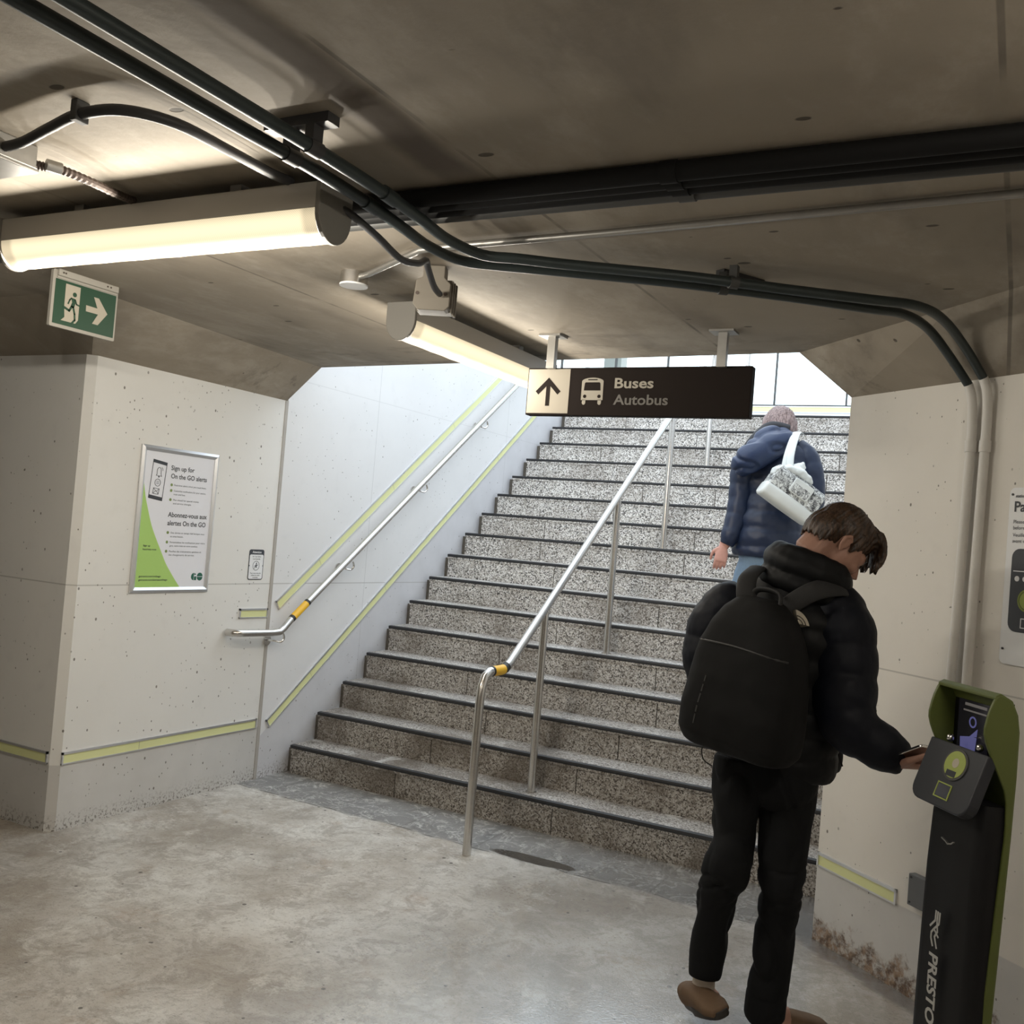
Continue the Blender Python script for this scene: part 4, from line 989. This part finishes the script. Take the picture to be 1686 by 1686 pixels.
# ---------------------------------------------------------------- man at the reader
mroot_base = (3.269, -1.320, 0.000)
hf = V((math.sin(math.radians(58))*math.cos(math.radians(44)), math.cos(math.radians(58))*math.cos(math.radians(44)), -math.sin(math.radians(44))))
hu = V((.15, .12, 1))
HF = frame3(hf, hu); HC = V((3.356, -1.453, 1.590))
tside = V((.92, -.39, 0)); tfw = V((.39, .92, 0))
bm = new_bm()
P = head(bm, HC, HF, 1.0)
tube(bm, [P(0, -.045, .0), P(0, -.045, -.06), V((3.284, -1.454, 1.493)), V((3.254, -1.433, 1.402))], [.055, .056, .060, .070], seg=16)
stube(bm, [(*(3.206, -1.420, 0.802), .135, .095), (*(3.203, -1.426, 0.940), .145, .10), (*(3.212, -1.437, 1.121), .150, .105), (*(3.216, -1.450, 1.280), .165, .105), (*(3.226, -1.459, 1.380), .15, .095), (*(3.242, -1.464, 1.450), .085, .07)], side=tside, seg=20)
stube(bm, [(*(3.089, -1.497, 1.366), .055), (*(3.004, -1.538, 1.239), .048), (*(2.998, -1.561, 1.142), .042), (*(3.038, -1.344, 0.983), .036), (*(3.097, -1.233, 0.946), .028)], seg=12)
stube(bm, [(*(3.372, -1.484, 1.386), .055), (*(3.421, -1.499, 1.232), .048), (*(3.453, -1.534, 1.036), .042), (*(3.538, -1.522, 0.990), .034), (*(3.609, -1.529, 0.960), .026)], seg=12)
stube(bm, [(*(3.120, -1.467, 0.853), .085), (*(3.112, -1.489, 0.699), .070), (*(3.113, -1.553, 0.555), .052), (*(3.060, -1.496, 0.356), .046), (*(3.045, -1.465, 0.172), .034), (*(3.040, -1.455, 0.096), .030)], seg=14)
stube(bm, [(*(3.264, -1.414, 0.870), .085), (*(3.262, -1.445, 0.720), .072), (*(3.265, -1.473, 0.563), .054), (*(3.253, -1.463, 0.375), .048), (*(3.242, -1.452, 0.156), .036), (*(3.241, -1.450, 0.079), .032)], seg=14)
# feet
tube(bm, [V((3.030, -1.449, 0.099)), V((3.060, -1.466, 0.090)), V((3.084, -1.477, 0.085))], [(.032, .03), (.034, .026), (.03, .02)], seg=12)
tube(bm, [V((3.242, -1.427, 0.074)), V((3.279, -1.407, 0.069)), V((3.309, -1.392, 0.068))], [(.032, .032), (.034, .026), (.03, .02)], seg=12)
hand(bm, (3.597, -1.535, 0.959), V((3.694, -1.552, 0.968))-V((3.597, -1.535, 0.959)), (.1, .1, 1), 1, curl=.75, s=1.0)
hand(bm, (3.097, -1.233, 0.946), (.6, .3, -.5), (0, 1, 0), 1, curl=.3, s=.95)
man = figure('person', bm, .0042, skin_tan, base=mroot_base, smooth=2)
tag(man, 'person in black puffer jacket, head bowed, reaching a phone to the fare reader', 'person')
# face details that show only from the side
bm = new_bm()
for sx in (-1, 1): tube(bm, [P(sx*.018, .097, .026), P(sx*.034, .094, .031), P(sx*.050, .083, .026)], [.0025, .004, .002], seg=6)
obj('eyebrows', bm, M['hair_brown'], man, smooth=True)
for sx in (-1, 1):
    bm = new_bm(); ell(bm, P(sx*.030, .0865, .010), (.0095, .0058, .0022), HF, seg=12); e = obj('eye', bm, M['white'], man, smooth=True)
    bm = new_bm(); ell(bm, P(sx*.030, .0905, .009), (.0034, .0022, .0018), HF, seg=10); obj('iris', bm, M['ink'], e, smooth=True)
bm = new_bm(); tube(bm, [P(-.021, .098, -.058), P(-.01, .1045, -.0555), P(0, .1055, -.057), P(.01, .1045, -.0555), P(.021, .098, -.058)], [.001, .0042, .0048, .0042, .001], seg=8)
m2 = simple('lips', (.42, .18, .15), .5); obj('mouth', bm, m2, man, smooth=True)
# hair
bm = new_bm()
ell(bm, P(0, -.014, .056), (.083, .101, .079), HF, seg=28)
ell(bm, P(0, -.052, .028), (.076, .068, .075), HF, seg=24); ell(bm, P(0, -.066, .0), (.058, .045, .052), HF, seg=20)
ell(bm, P(0, .048, .092), (.060, .050, .040), HF, seg=20)
for sx in (-1, 1): tube(bm, [P(sx*.070, .020, .060), P(sx*.074, .022, .020), P(sx*.070, .022, -.004)], [.018, .014, .006], seg=8)
random.seed(5)
dn = V((0, 0, -1))
for i in range(26):
    x = -.062+.124*i/25; j = random.uniform(-.006, .006)
    a = P(x*.8, .050, .110); b1 = P(x, .092+j, .092); c1_ = P(x*1.05, .112+j, .062)+dn*.004; d1 = P(x*1.06+j, .119+j*1.5, .040+j)+dn*random.uniform(.006, .030)
    stube(bm, [(*a, .014), (*b1, .013), (*c1_, .009), (*d1, .0022)], n=4, seg=7)
for i in range(22):
    a_ = math.radians(-80+160*i/21); rx = .066*math.sin(a_); ry = -.052-.058*math.cos(a_)
    stube(bm, [(*P(rx, ry, .03), .014), (*P(rx*1.02, ry*1.02, -.005), .012), (*P(rx*.95, ry*.94, -.038-.006*(i % 3)), .004)], n=4, seg=7)
def hair_disp(co):
    q = HF.transposed() @ (co-HC); an = math.atan2(q.x, q.y)
    return .0045*noise.noise(V((an*9, q.z*14, 2)))+.0025*noise.noise(V((an*30, q.z*22, 5)))
figure('hair', bm, .0035, M['hair_brown'], man, smooth=1, disp=hair_disp)
# trousers
bm = new_bm()
stube(bm, [(*(3.181, -1.437, 0.928), .172, .125), (*(3.189, -1.441, 0.832), .172, .13), (*(3.194, -1.449, 0.785), .160, .12), (*(3.196, -1.447, 0.750), .11, .08)], side=tside, seg=24)
stube(bm, [(*(3.116, -1.481, 0.875), .088, .10), (*(3.109, -1.503, 0.711), .068, .086), (*(3.118, -1.530, 0.631), .068), (*(3.115, -1.563, 0.553), .074), (*(3.085, -1.531, 0.450), .064), (*(3.066, -1.504, 0.340), .058), (*(3.053, -1.486, 0.233), .057), (*(3.048, -1.475, 0.177), .057), (*(3.048, -1.475, 0.157), .052)], seg=20)
stube(bm, [(*(3.256, -1.430, 0.891), .092, .10), (*(3.263, -1.445, 0.740), .082, .09), (*(3.265, -1.475, 0.612), .076), (*(3.268, -1.482, 0.518), .068), (*(3.261, -1.471, 0.399), .063), (*(3.253, -1.460, 0.259), .061), (*(3.243, -1.451, 0.137), .061), (*(3.240, -1.451, 0.075), .060), (*(3.239, -1.451, 0.057), .055)], seg=20)
def tr_disp(co):
    k = abs(noise.noise(V((co.x*9+co.z*3, co.y*9, co.z*5+3))))
    k2 = abs(noise.noise(V((co.x*6-co.z*9, co.y*6, co.z*14))))
    cuff = max(0, 1-abs(co.z-.50)/.12)+max(0, 1-co.z/.25)*.6
    return .010*(min(1, k*4)-.7)+cuff*.010*(min(1, k2*5)-.6)
figure('trousers', bm, .0065, M['trousers'], man, smooth=2, disp=tr_disp)
# jacket
bm = new_bm(); gr = (.088, .075, .2)
stube(bm, [(*(3.208, -1.398, 0.842), .185, .150), (*(3.208, -1.399, 0.878), .206, .165), (*(3.202, -1.405, 0.977), .215, .172), (*(3.208, -1.417, 1.118), .212, .170), (*(3.216, -1.439, 1.259), .222, .160), (*(3.220, -1.450, 1.339), .215, .150), (*(3.228, -1.459, 1.409), .185, .125), (*(3.241, -1.465, 1.464), .120, .10)], side=tside, seg=40, groove=gr, n=10)
tor = figure('jacket_torso', bm, .007, M['jacket_black'], man, smooth=3, disp=rumple(16, .0035, 3))
bm = new_bm()
stube(bm, [(*(3.100, -1.526, 1.398), .070), (*(3.035, -1.536, 1.346), .088), (*(3.003, -1.539, 1.259), .090), (*(3.004, -1.548, 1.171), .084), (*(3.025, -1.477, 1.078), .078), (*(3.065, -1.330, 0.985), .068), (*(3.101, -1.253, 0.954), .046)], seg=24, groove=(.094, .10, .0), n=10)
o = figure('sleeve', bm, .007, M['jacket_sleeve'], man, smooth=2, disp=rumple(20, .003, 1))
bm = new_bm()
stube(bm, [(*(3.346, -1.454, 1.421), .075), (*(3.381, -1.479, 1.368), .098), (*(3.402, -1.489, 1.285), .106), (*(3.412, -1.503, 1.194), .104), (*(3.427, -1.527, 1.105), .098), (*(3.452, -1.535, 1.045), .088), (*(3.503, -1.530, 1.014), .076), (*(3.556, -1.524, 0.986), .068), (*(3.595, -1.525, 0.971), .056), (*(3.612, -1.527, 0.965), .040)], seg=28, groove=(.10, .10, .35), n=10)
o = figure('sleeve', bm, .007, M['jacket_sleeve'], man, smooth=2, disp=rumple(20, .003, 9))
# puffy collar: one closed ring round the neck
bm = new_bm()
cn = V((.30, .10, 1)).normalized(); cs = V((.92, -.39, -.24)).normalized(); cf = cn.cross(cs)
for cc, ra, rb_, tr_ in ((V((3.261, -1.465, 1.450)), .118, .10, .036), (V((3.275, -1.471, 1.506)), .112, .096, .040), (V((3.281, -1.474, 1.531)), .100, .088, .034)):
    ring = [cc+cs*ra*math.cos(2*math.pi*k/28)+cf*rb_*math.sin(2*math.pi*k/28) for k in range(28)]
    tube(bm, ring, [(tr_, tr_)]*28, seg=12, closed=True)
figure('collar', bm, .006, M['jacket_black'], man, smooth=8, disp=rumple(14, .004, 4))
# jacket front flap hanging forward with zip puller
bm = new_bm(); stube(bm, [(*(3.315, -1.323, 1.004), .06, .05), (*(3.351, -1.302, 0.907), .055, .045), (*(3.362, -1.294, 0.844), .035, .030)], seg=14); figure('jacket_hem', bm, .006, M['jacket_black'], man, smooth=3)
bm = new_bm(); tube(bm, [V((3.384, -1.330, 0.941)), V((3.394, -1.335, 0.910)), V((3.405, -1.329, 0.878))], .003, seg=6); obj('zip_pull', bm, M['strap'], man)
# emblem on the right shoulder blade
ec = V((3.305, -1.649, 1.360)); fe = Face2(ec, V((3.336, -1.627, 1.354))-ec, V((3.297, -1.648, 1.392))-ec)
sgm = 1 if fe.n.dot(cam.location-ec) > 0 else -1
bm = new_bm(); fe.poly(bm, [(-.018, -.020), (.018, -.020)]+[(-.018+.036*math.cos(math.radians(a)), -.020+.042*math.sin(math.radians(a))) for a in range(0, 91, 9)], -.05*sgm, .004*sgm); em = obj('emblem', bm, M['cream'], man)
bm = new_bm()
for r_ in (.014, .024): fe.ring(bm, -.018, -.020, r_, .0026, .004*sgm, .0048*sgm, 12, 0, 90)
obj('emblem_arcs', bm, M['jacket_black'], em)
# shoes and socks
def shoe(bmu, bms, heel, toe, up, lift):
    h, t = V(heel), V(toe); d = (t-h).normalized(); L = (t-h).length; u = (V(up)-d*V(up).dot(d)).normalized(); sd = d.cross(u)
    tube(bmu, [h+d*q*L+u*(.020+k) for q, k in ((-.01, .010), (.03, .016), (.18, .018), (.35, .018), (.55, .014), (.8, .004), (.96, -.002), (1.0, -.004))], [(.020, .022), (.033, .036), (.037, .040), (.038, .038), (.044, .031), (.047, .023), (.034, .016), (.016, .010)], side=sd, seg=20, power=.8)
    ol_ = []
    for a in range(0, 360, 15):
        c_, s2 = math.cos(math.radians(a)), math.sin(math.radians(a)); w_ = .046 if c_ > 0 else .036
        ol_.append(h+d*(L*.5+L*.53*c_)+sd*(w_*math.copysign(abs(s2)**.7, s2)))
    prism(bms, ol_, u*.024)
for heel, toe, upv_, dep in ((V((2.992, -1.445, 0.038)), V((3.142, -1.570, 0.085)), V((-.30, -.15, 1)), 0), (V((3.209, -1.426, 0.017)), None, V((0, 0, 1)), 0)):
    if toe is None: heel = V((heel.x, heel.y, .001)); toe = heel+V((.19, .165, 0))
    b1, b2 = new_bm(), new_bm(); shoe(b1, b2, heel, toe, upv_, 0)
    so = figure('shoe', b1, .004, M['suede'], man, smooth=2)
    obj('sole', b2, M['sole'], so, smooth='auto', bevel=.003)
bm = new_bm(); tube(bm, [V((3.043, -1.472, 0.178)), V((3.041, -1.460, 0.098))], [.036, .037], seg=16); obj('sock', bm, M['sock'], man, smooth='auto')
bm = new_bm(); tube(bm, [V((3.241, -1.451, 0.088)), V((3.241, -1.438, 0.039))], [.038, .036], seg=16); obj('sock', bm, M['sock'], man, smooth='auto')

# phone
ph0 = V((3.634, -1.562, 0.991)); pd = (V((3.678, -1.607, 1.020))-V((3.611, -1.551, 0.974))).normalized(); pu = V((.0, .25, 1)).normalized(); ps = pd.cross(pu).normalized(); pu = ps.cross(pd)
def card(bm, c, w, l, t, t0=0, r=.010):
    prism(bm, [V(c)+pd*y+ps*x+pu*t0 for x, y in rounded(w, l, r)], pu*t)
sp_ = thing('smartphone', 'silver smartphone held flat in the hand of the person in the black jacket', 'phone', ph0)
bm = new_bm(); card(bm, ph0, .072, .148, .0085, 0); obj('case', bm, M['chrome'], sp_, bevel=.002)
bm = new_bm(); card(bm, ph0, .066, .142, .0006, .0085, .008); obj('screen', bm, M['screen'], sp_)

# backpack
bp = thing('backpack', 'black tapered backpack on the back of the person in the black puffer jacket', 'backpack', V((3.163, -1.656, 1.173)))
bn = -tfw; bs_ = tside; bc = V((3.162, -1.668, 1.170)); bu = V((.10, .02, 1)).normalized()
bs_ = (bs_-bu*bs_.dot(bu)).normalized(); bn = -(bu.cross(bs_)).normalized()
if bn.dot(V((.39, .92, 0))) > 0: bn = -bn
bm = new_bm()
lv = [(-.245, .120, .055), (-.235, .175, .085), (-.20, .197, .105), (-.12, .200, .112), (-.02, .190, .108), (.08, .172, .098), (.15, .142, .084), (.20, .112, .070), (.232, .075, .050), (.242, .040, .03)]
tube(bm, [bc+bu*z for z, a, b_ in lv], [(a, b_) for z, a, b_ in lv], side=bs_, seg=36, power=.62)
pk = figure('main_body', bm, .0065, M['pack'], bp, smooth=5, disp=rumple(9, .004, 2))
bm = new_bm()
def onp(x, z, o=0.0): 
    a = [l for l in lv]; 
    import bisect
    zs = [l[0] for l in lv]; i = min(max(bisect.bisect(zs, z)-1, 0), len(lv)-2); t = (z-lv[i][0])/(lv[i+1][0]-lv[i][0])
    A_ = lv[i][1]+(lv[i+1][1]-lv[i][1])*t; B_ = lv[i][2]+(lv[i+1][2]-lv[i][2])*t
    k = max(0, 1-(abs(x)/A_)**(1/.31*1.0))**.31 if abs(x) < A_ else 0
    return bc+bu*z+bs_*x+bn*(B_*k+o)
tube(bm, [onp(-.165+.33*k/14, .075+.010*math.sin(k/14*math.pi), -.002) for k in range(15)], .004, seg=6)
obj('front_seam', bm, M['blacktape'], pk, smooth=True)
bm = new_bm()
for a, c_ in ((-.175, -.145), (-.138, -.118), (-.108, -.080), (-.072, -.050), (-.040, -.022)): tube(bm, [onp(-.085+ (a+.1)*.12, a, .0), onp(-.085+(c_+.1)*.12, c_, .0)], .0028, seg=6)
obj('reflective_mark', bm, M['grey_pipe'], pk)
bm = new_bm(); tube(bm, spline([list(bc+bu*.215+bs_*-.045-bn*.0), list(bc+bu*.262+bs_*-.03-bn*.01), list(bc+bu*.262+bs_*.05-bn*.01), list(bc+bu*.215+bs_*.065)], 6), [(.012, .006)]*19, seg=8); obj('grab_handle', bm, M['strap'], bp, smooth=True)
for pts_, w in (([(3.142, -1.649, 1.353), (3.129, -1.647, 1.422), (3.123, -1.606, 1.468), (3.136, -1.544, 1.499)], .030), ([(3.235, -1.646, 1.364), (3.279, -1.635, 1.409), (3.334, -1.607, 1.447), (3.386, -1.547, 1.459), (3.404, -1.480, 1.441)], .030)):
    bm = new_bm(); sp2 = spline([list(q) for q in pts_], 6)
    tube(bm, sp2, [(w, .009)]*len(sp2), seg=14, side=(V(pts_[1])-V(pts_[0])).cross(V((.23, -.97, 0))))
    obj('shoulder_strap', bm, M['strap'], bp, smooth=True)
bm = new_bm(); tube(bm, spline([list((3.054, -1.685, 0.961)), list((3.038, -1.681, 0.928)), list((3.041, -1.668, 0.892)), list((3.063, -1.644, 0.871))], 6), .0022, seg=6); obj('drawcord', bm, M['blacktape'], bp)

# ---------------------------------------------------------------- woman higher up the stairs
WD_ = 5.62
wbase = (2.49, 1.0, .85)
side_w = V((.96, .28, 0)); fwd_w = V((-.28, .96, 0))
whf = V((-.05, .85, -.45)); WHF = frame3(whf, (0, 0, 1)); WHC = V((2.570, 1.110, 2.292))
bm = new_bm()
P2 = head(bm, WHC, WHF, .98)
tube(bm, [P2(0, -.04, 0), P2(0, -.05, -.07), V((2.554, 1.049, 2.126))], [.05, .052, .058], seg=14)
stube(bm, [(*(2.584, 0.970, 1.488), .14, .10), (*(2.588, 0.965, 1.733), .14, .10), (*(2.592, 0.984, 1.944), .15, .105), (*(2.580, 1.008, 2.087), .13, .09)], side=side_w, seg=18)
stube(bm, [(*(2.468, 0.949, 2.077), .045), (*(2.428, 0.922, 1.861), .04), (*(2.384, 0.860, 1.627), .030), (*(2.368, 0.831, 1.572), .025)], seg=12)
stube(bm, [(*(2.713, 1.044, 2.061), .045), (*(2.778, 1.059, 1.960), .04), (*(2.776, 1.094, 1.857), .032), (*(2.699, 1.204, 1.759), .024)], seg=12)
kneeL = V((2.540, 1.017, 1.379))
stube(bm, [(*(2.540, 0.946, 1.501), .075), (2.44, .98, 1.22, .062), (2.43, 1.00, 1.05, .05), (2.42, .80, .80, .036), (2.42, .77, .75, .032)], seg=14)
stube(bm, [(*(2.654, 1.006, 1.512), .075), (2.62, 1.10, 1.32, .062), (2.62, 1.18, 1.20, .052), (2.61, 1.07, .95, .036), (2.61, 1.06, .92, .032)], seg=14)
hand(bm, (2.365, 0.829, 1.572), V((2.358, 0.806, 1.474))-V((2.365, 0.829, 1.572)), (-.3, .95, 0), -1, curl=.45, s=.92)
hand(bm, (2.696, 1.225, 1.745), (-.3, .6, .3), (0, 0, -1), 1, curl=.5, s=.9)
wo_ = figure('person', bm, .0045, skin_pink, smooth=2, base=wbase)
tag(wo_, 'person in navy quilted coat climbing the stairs with a white shoulder bag', 'person')
for nm, sx in (('eye', -1), ('eye', 1)):
    bm = new_bm(); ell(bm, P2(sx*.030, .0905, .012), (.0095, .0058, .006), WHF, seg=10); obj(nm, bm, M['white'], wo_, smooth=True)
bm = new_bm()
ell(bm, P2(0, -.012, .050), (.087, .104, .082), WHF, seg=26); ell(bm, P2(0, -.055, .0), (.083, .066, .085), WHF, seg=24)
for sx in (-1, 1): tube(bm, [P2(sx*.074, .01, .06), P2(sx*.082, .005, .0), P2(sx*.078, -.005, -.055)], [.022, .022, .012], seg=10)
for i in range(24):
    a_ = math.radians(-100+200*i/23); rx = .078*math.sin(a_); ry = -.045-.066*math.cos(a_)
    stube(bm, [(*P2(rx, ry, .04), .016), (*P2(rx*1.06, ry*1.04, -.02), .014), (*P2(rx*1.02, ry*.98, -.075-.008*(i % 3)), .005)], n=4, seg=7)
def hd2(co):
    q = WHF.transposed() @ (co-WHC); an = math.atan2(q.x, q.y)
    return .005*noise.noise(V((an*8, q.z*12, 1)))+.0025*noise.noise(V((an*28, q.z*20, 7)))
figure('hair', bm, .004, M['hair_grey'], wo_, smooth=1, disp=hd2)
# coat
bm = new_bm()
stube(bm, [(*(2.585, 0.969, 1.530), .190, .150), (*(2.585, 0.968, 1.575), .205, .160), (*(2.584, 0.964, 1.697), .195, .155), (*(2.590, 0.973, 1.873), .172, .14), (*(2.588, 0.980, 2.014), .205, .145), (*(2.584, 0.998, 2.114), .200, .130), (*(2.578, 1.015, 2.187), .150, .105), (*(2.577, 1.036, 2.239), .09, .08)], side=side_w, seg=40, n=14, groove=(.095, .085, .3))
figure('coat', bm, .008, M['navy'], wo_, smooth=2, disp=rumple(18, .004, 2))
bm = new_bm()
stube(bm, [(*(2.481, 0.943, 2.154), .060), (*(2.440, 0.901, 2.053), .078), (*(2.429, 0.898, 1.929), .074), (*(2.419, 0.875, 1.770), .064), (*(2.398, 0.844, 1.645), .055), (*(2.380, 0.837, 1.584), .040)], seg=22, n=10, groove=(.085, .07, .1))
figure('sleeve', bm, .0075, M['navy'], wo_, smooth=2, disp=rumple(18, .003, 5))
bm = new_bm()
stube(bm, [(*(2.680, 1.024, 2.180), .060), (*(2.741, 1.035, 2.113), .080), (*(2.783, 1.038, 1.993), .078), (*(2.793, 1.069, 1.874), .070), (*(2.755, 1.141, 1.788), .058), (*(2.711, 1.199, 1.752), .040)], seg=22, n=10, groove=(.085, .07, .4))
figure('sleeve', bm, .0075, M['navy'], wo_, smooth=2, disp=rumple(18, .003, 6))
bm = new_bm()
stube(bm, [(*(2.676, 0.998, 2.223), .045, .05), (*(2.631, 0.885, 2.186), .075, .07), (*(2.552, 0.800, 2.126), .085, .085), (*(2.475, 0.761, 2.057), .078, .080), (*(2.428, 0.783, 2.006), .045, .05)], seg=24, n=8)
stube(bm, [(*(2.651, 1.006, 2.258), .03), (*(2.575, 0.888, 2.241), .045), (*(2.494, 0.792, 2.147), .045), (*(2.445, 0.768, 2.067), .035)], seg=16, n=8)
figure('hood', bm, .007, M['navy_hood'], wo_, smooth=2, disp=lambda co: -.016*(1-min(1, abs(noise.noise(V((co.x*5+co.z*6, co.y*5, co.z*9-co.x*5))))*5)))
bm = new_bm(); stube(bm, [(*(2.649, 1.005, 2.283), .02), (*(2.550, 0.953, 2.284), .028), (*(2.479, 0.895, 2.205), .026), (*(2.438, 0.852, 2.142), .014)], seg=12); obj('dark_collar', bm, M['scarf'], wo_, smooth=True)
bm = new_bm()
stube(bm, [(*(2.584, 0.967, 1.593), .165, .125), (*(2.589, 0.972, 1.506), .16, .12), (*(2.600, 0.979, 1.437), .12, .09)], side=side_w, seg=22)
stube(bm, [(*(2.532, 0.941, 1.536), .092), (2.44, .98, 1.22, .078), (2.43, 1.01, 1.06, .064), (2.42, .86, .86, .058), (2.42, .82, .765, .062), (2.42, .82, .75, .055)], seg=18)
stube(bm, [(*(2.652, 1.004, 1.547), .092), (2.62, 1.10, 1.32, .08), (2.62, 1.19, 1.20, .066), (2.61, 1.11, 1.02, .058), (2.61, 1.08, .93, .062), (2.61, 1.08, .915, .055)], seg=18)
figure('jeans', bm, .0075, M['jeans'], wo_, smooth=2, disp=rumple(10, .006, 3))
for hx, hy, hz in ((2.42, .715, .681), (2.61, .965, .851)):
    b1, b2 = new_bm(), new_bm(); shoe(b1, b2, V((hx, hy, hz)), V((hx-.02, hy+.205, hz)), V((0, 0, 1)), 0)
    so = figure('shoe', b1, .005, M['sole'], wo_, smooth=2); obj('sole', b2, M['white'], so, bevel=.003)

# white bag on her back
bg = thing('shoulder_bag', 'white duffel bag with black sketch print slung on the person in navy', 'bag', V((2.755, 0.709, 1.897)))
m_, nt, b = mat('white_canvas_black_sketch'); g = G(nt)
v1, _ = g.vor(38, g.scalev(1, 1, .6)); sk1 = g.band(g.noise(26, 6, rough=.7, dist=2.0), .5, .035, .5)
sk2 = g.step(g.noise(15, 6, g.scalev(1.6, 1.6, .5), rough=.8), .50, .56)
nt.links.new(g.mix(g.clamp01(g.m('ADD', g.m('MULTIPLY', sk1, .8), g.m('MULTIPLY', sk2, .75))), (.80, .82, .80), (.04, .04, .045)), b.inputs['Base Color']); b.inputs['Roughness'].default_value = .6
M['sketch'] = m_
M['bag_white'] = simple('white_canvas', (.78, .81, .79), .6, noise_amt=.05, scale=20)
e1 = (V((2.885, 0.735, 1.813))-V((2.637, 0.602, 1.915))); e1 = V((2.902, 0.744, 1.775))-V((2.659, 0.612, 1.943)); ax_ = e1.normalized()          # long axis, down to the right
upb = V((2.782, 0.675, 2.020))-V((2.719, 0.645, 1.903)); upb = (upb-ax_*upb.dot(ax_)).normalized(); outb = ax_.cross(upb)
if outb.dot(cam.location-V((2.764, 0.669, 1.894))) < 0: outb = -outb
bcn = V((2.747, 0.750, 1.893))
def bagbox(bm, a, z0, z1, d0, d1, rr=.6):
    tube(bm, [bcn+ax_*q+upb*((z0+z1)/2)+outb*((d0+d1)/2) for q in (-a, -a*.93, -a*.5, 0, a*.5, a*.93, a)], [((z1-z0)/2*k, (d1-d0)/2*k) for k in (.8, .97, 1, 1.02, 1, .97, .8)], side=upb, seg=24, power=rr)
bm = new_bm(); bagbox(bm, .155, -.085, .095, -.075, .06, .6); bb = figure('printed_body', bm, .006, M['sketch'], bg, smooth=2)
bm = new_bm(); bagbox(bm, .160, -.112, -.022, -.080, .068, .55); figure('white_base', bm, .006, M['bag_white'], bg, smooth=2)
bm = new_bm(); FBg = Face2(bcn+outb*.056+ax_*.0+upb*.0, ax_, upb); sgb = 1 if FBg.n.dot(outb) > 0 else -1
FBg.poly(bm, [(x+.015, y+.030) for x, y in rounded(.120, .085, .012)], 0, .014*sgb); pk2 = obj('front_pocket', bm, M['bag_white'], bg, bevel=.004)
bm = new_bm(); FBg.poly(bm, [(x+.015, y+.018) for x, y in rounded(.098, .050, .01)], .014*sgb, .0155*sgb); obj('pocket_print', bm, M['sketch'], pk2)
bm = new_bm(); FBg.poly(bm, [(x+.118, y+.015) for x, y in rounded(.06, .09, .012)], 0, .012*sgb); obj('side_pocket', bm, M['sketch'], bg, bevel=.004)
bm = new_bm()
tube(bm, [bcn+ax_*q+upb*h_+outb*-.005 for q, h_ in ((-.125, .078), (-.10, .095), (-.03, .108), (.02, .104), (.05, .092))], [(.012, .04), (.026, .055), (.030, .058), (.026, .055), (.012, .04)], side=upb, seg=18, power=.7)
tube(bm, [bcn+ax_*q+upb*h_ for q, h_ in ((-.06, .115), (-.045, .145), (-.035, .165))], [(.035, .035), (.026, .022), (.018, .008)], side=ax_, seg=14)
tube(bm, [bcn-ax_*.148+upb*.02, bcn-ax_*.152+upb*.05, bcn-ax_*.135+upb*.085], [(.012, .050), (.014, .056), (.010, .045)], side=ax_, seg=14, power=.7)
figure('white_yoke', bm, .005, M['bag_white'], bg, smooth=2, disp=rumple(35, .004, 3))
for off in (0, 1):
    bm = new_bm(); pts_ = [list(V(q)+V((off*k, 0, 0))) for q, k in (((2.703, 0.701, 2.010), .03), ((2.706, 0.746, 2.104), .018), ((2.708, 0.846, 2.204), .01), ((2.703, 0.955, 2.253), .006), ((2.695, 1.097, 2.257), .006))]
    sp2 = spline(pts_, 6); tube(bm, sp2, [(.019, .004)]*len(sp2), seg=10, side=(.9, .3, 0)); obj('shoulder_strap', bm, M['bag_white'], bg, smooth=True)
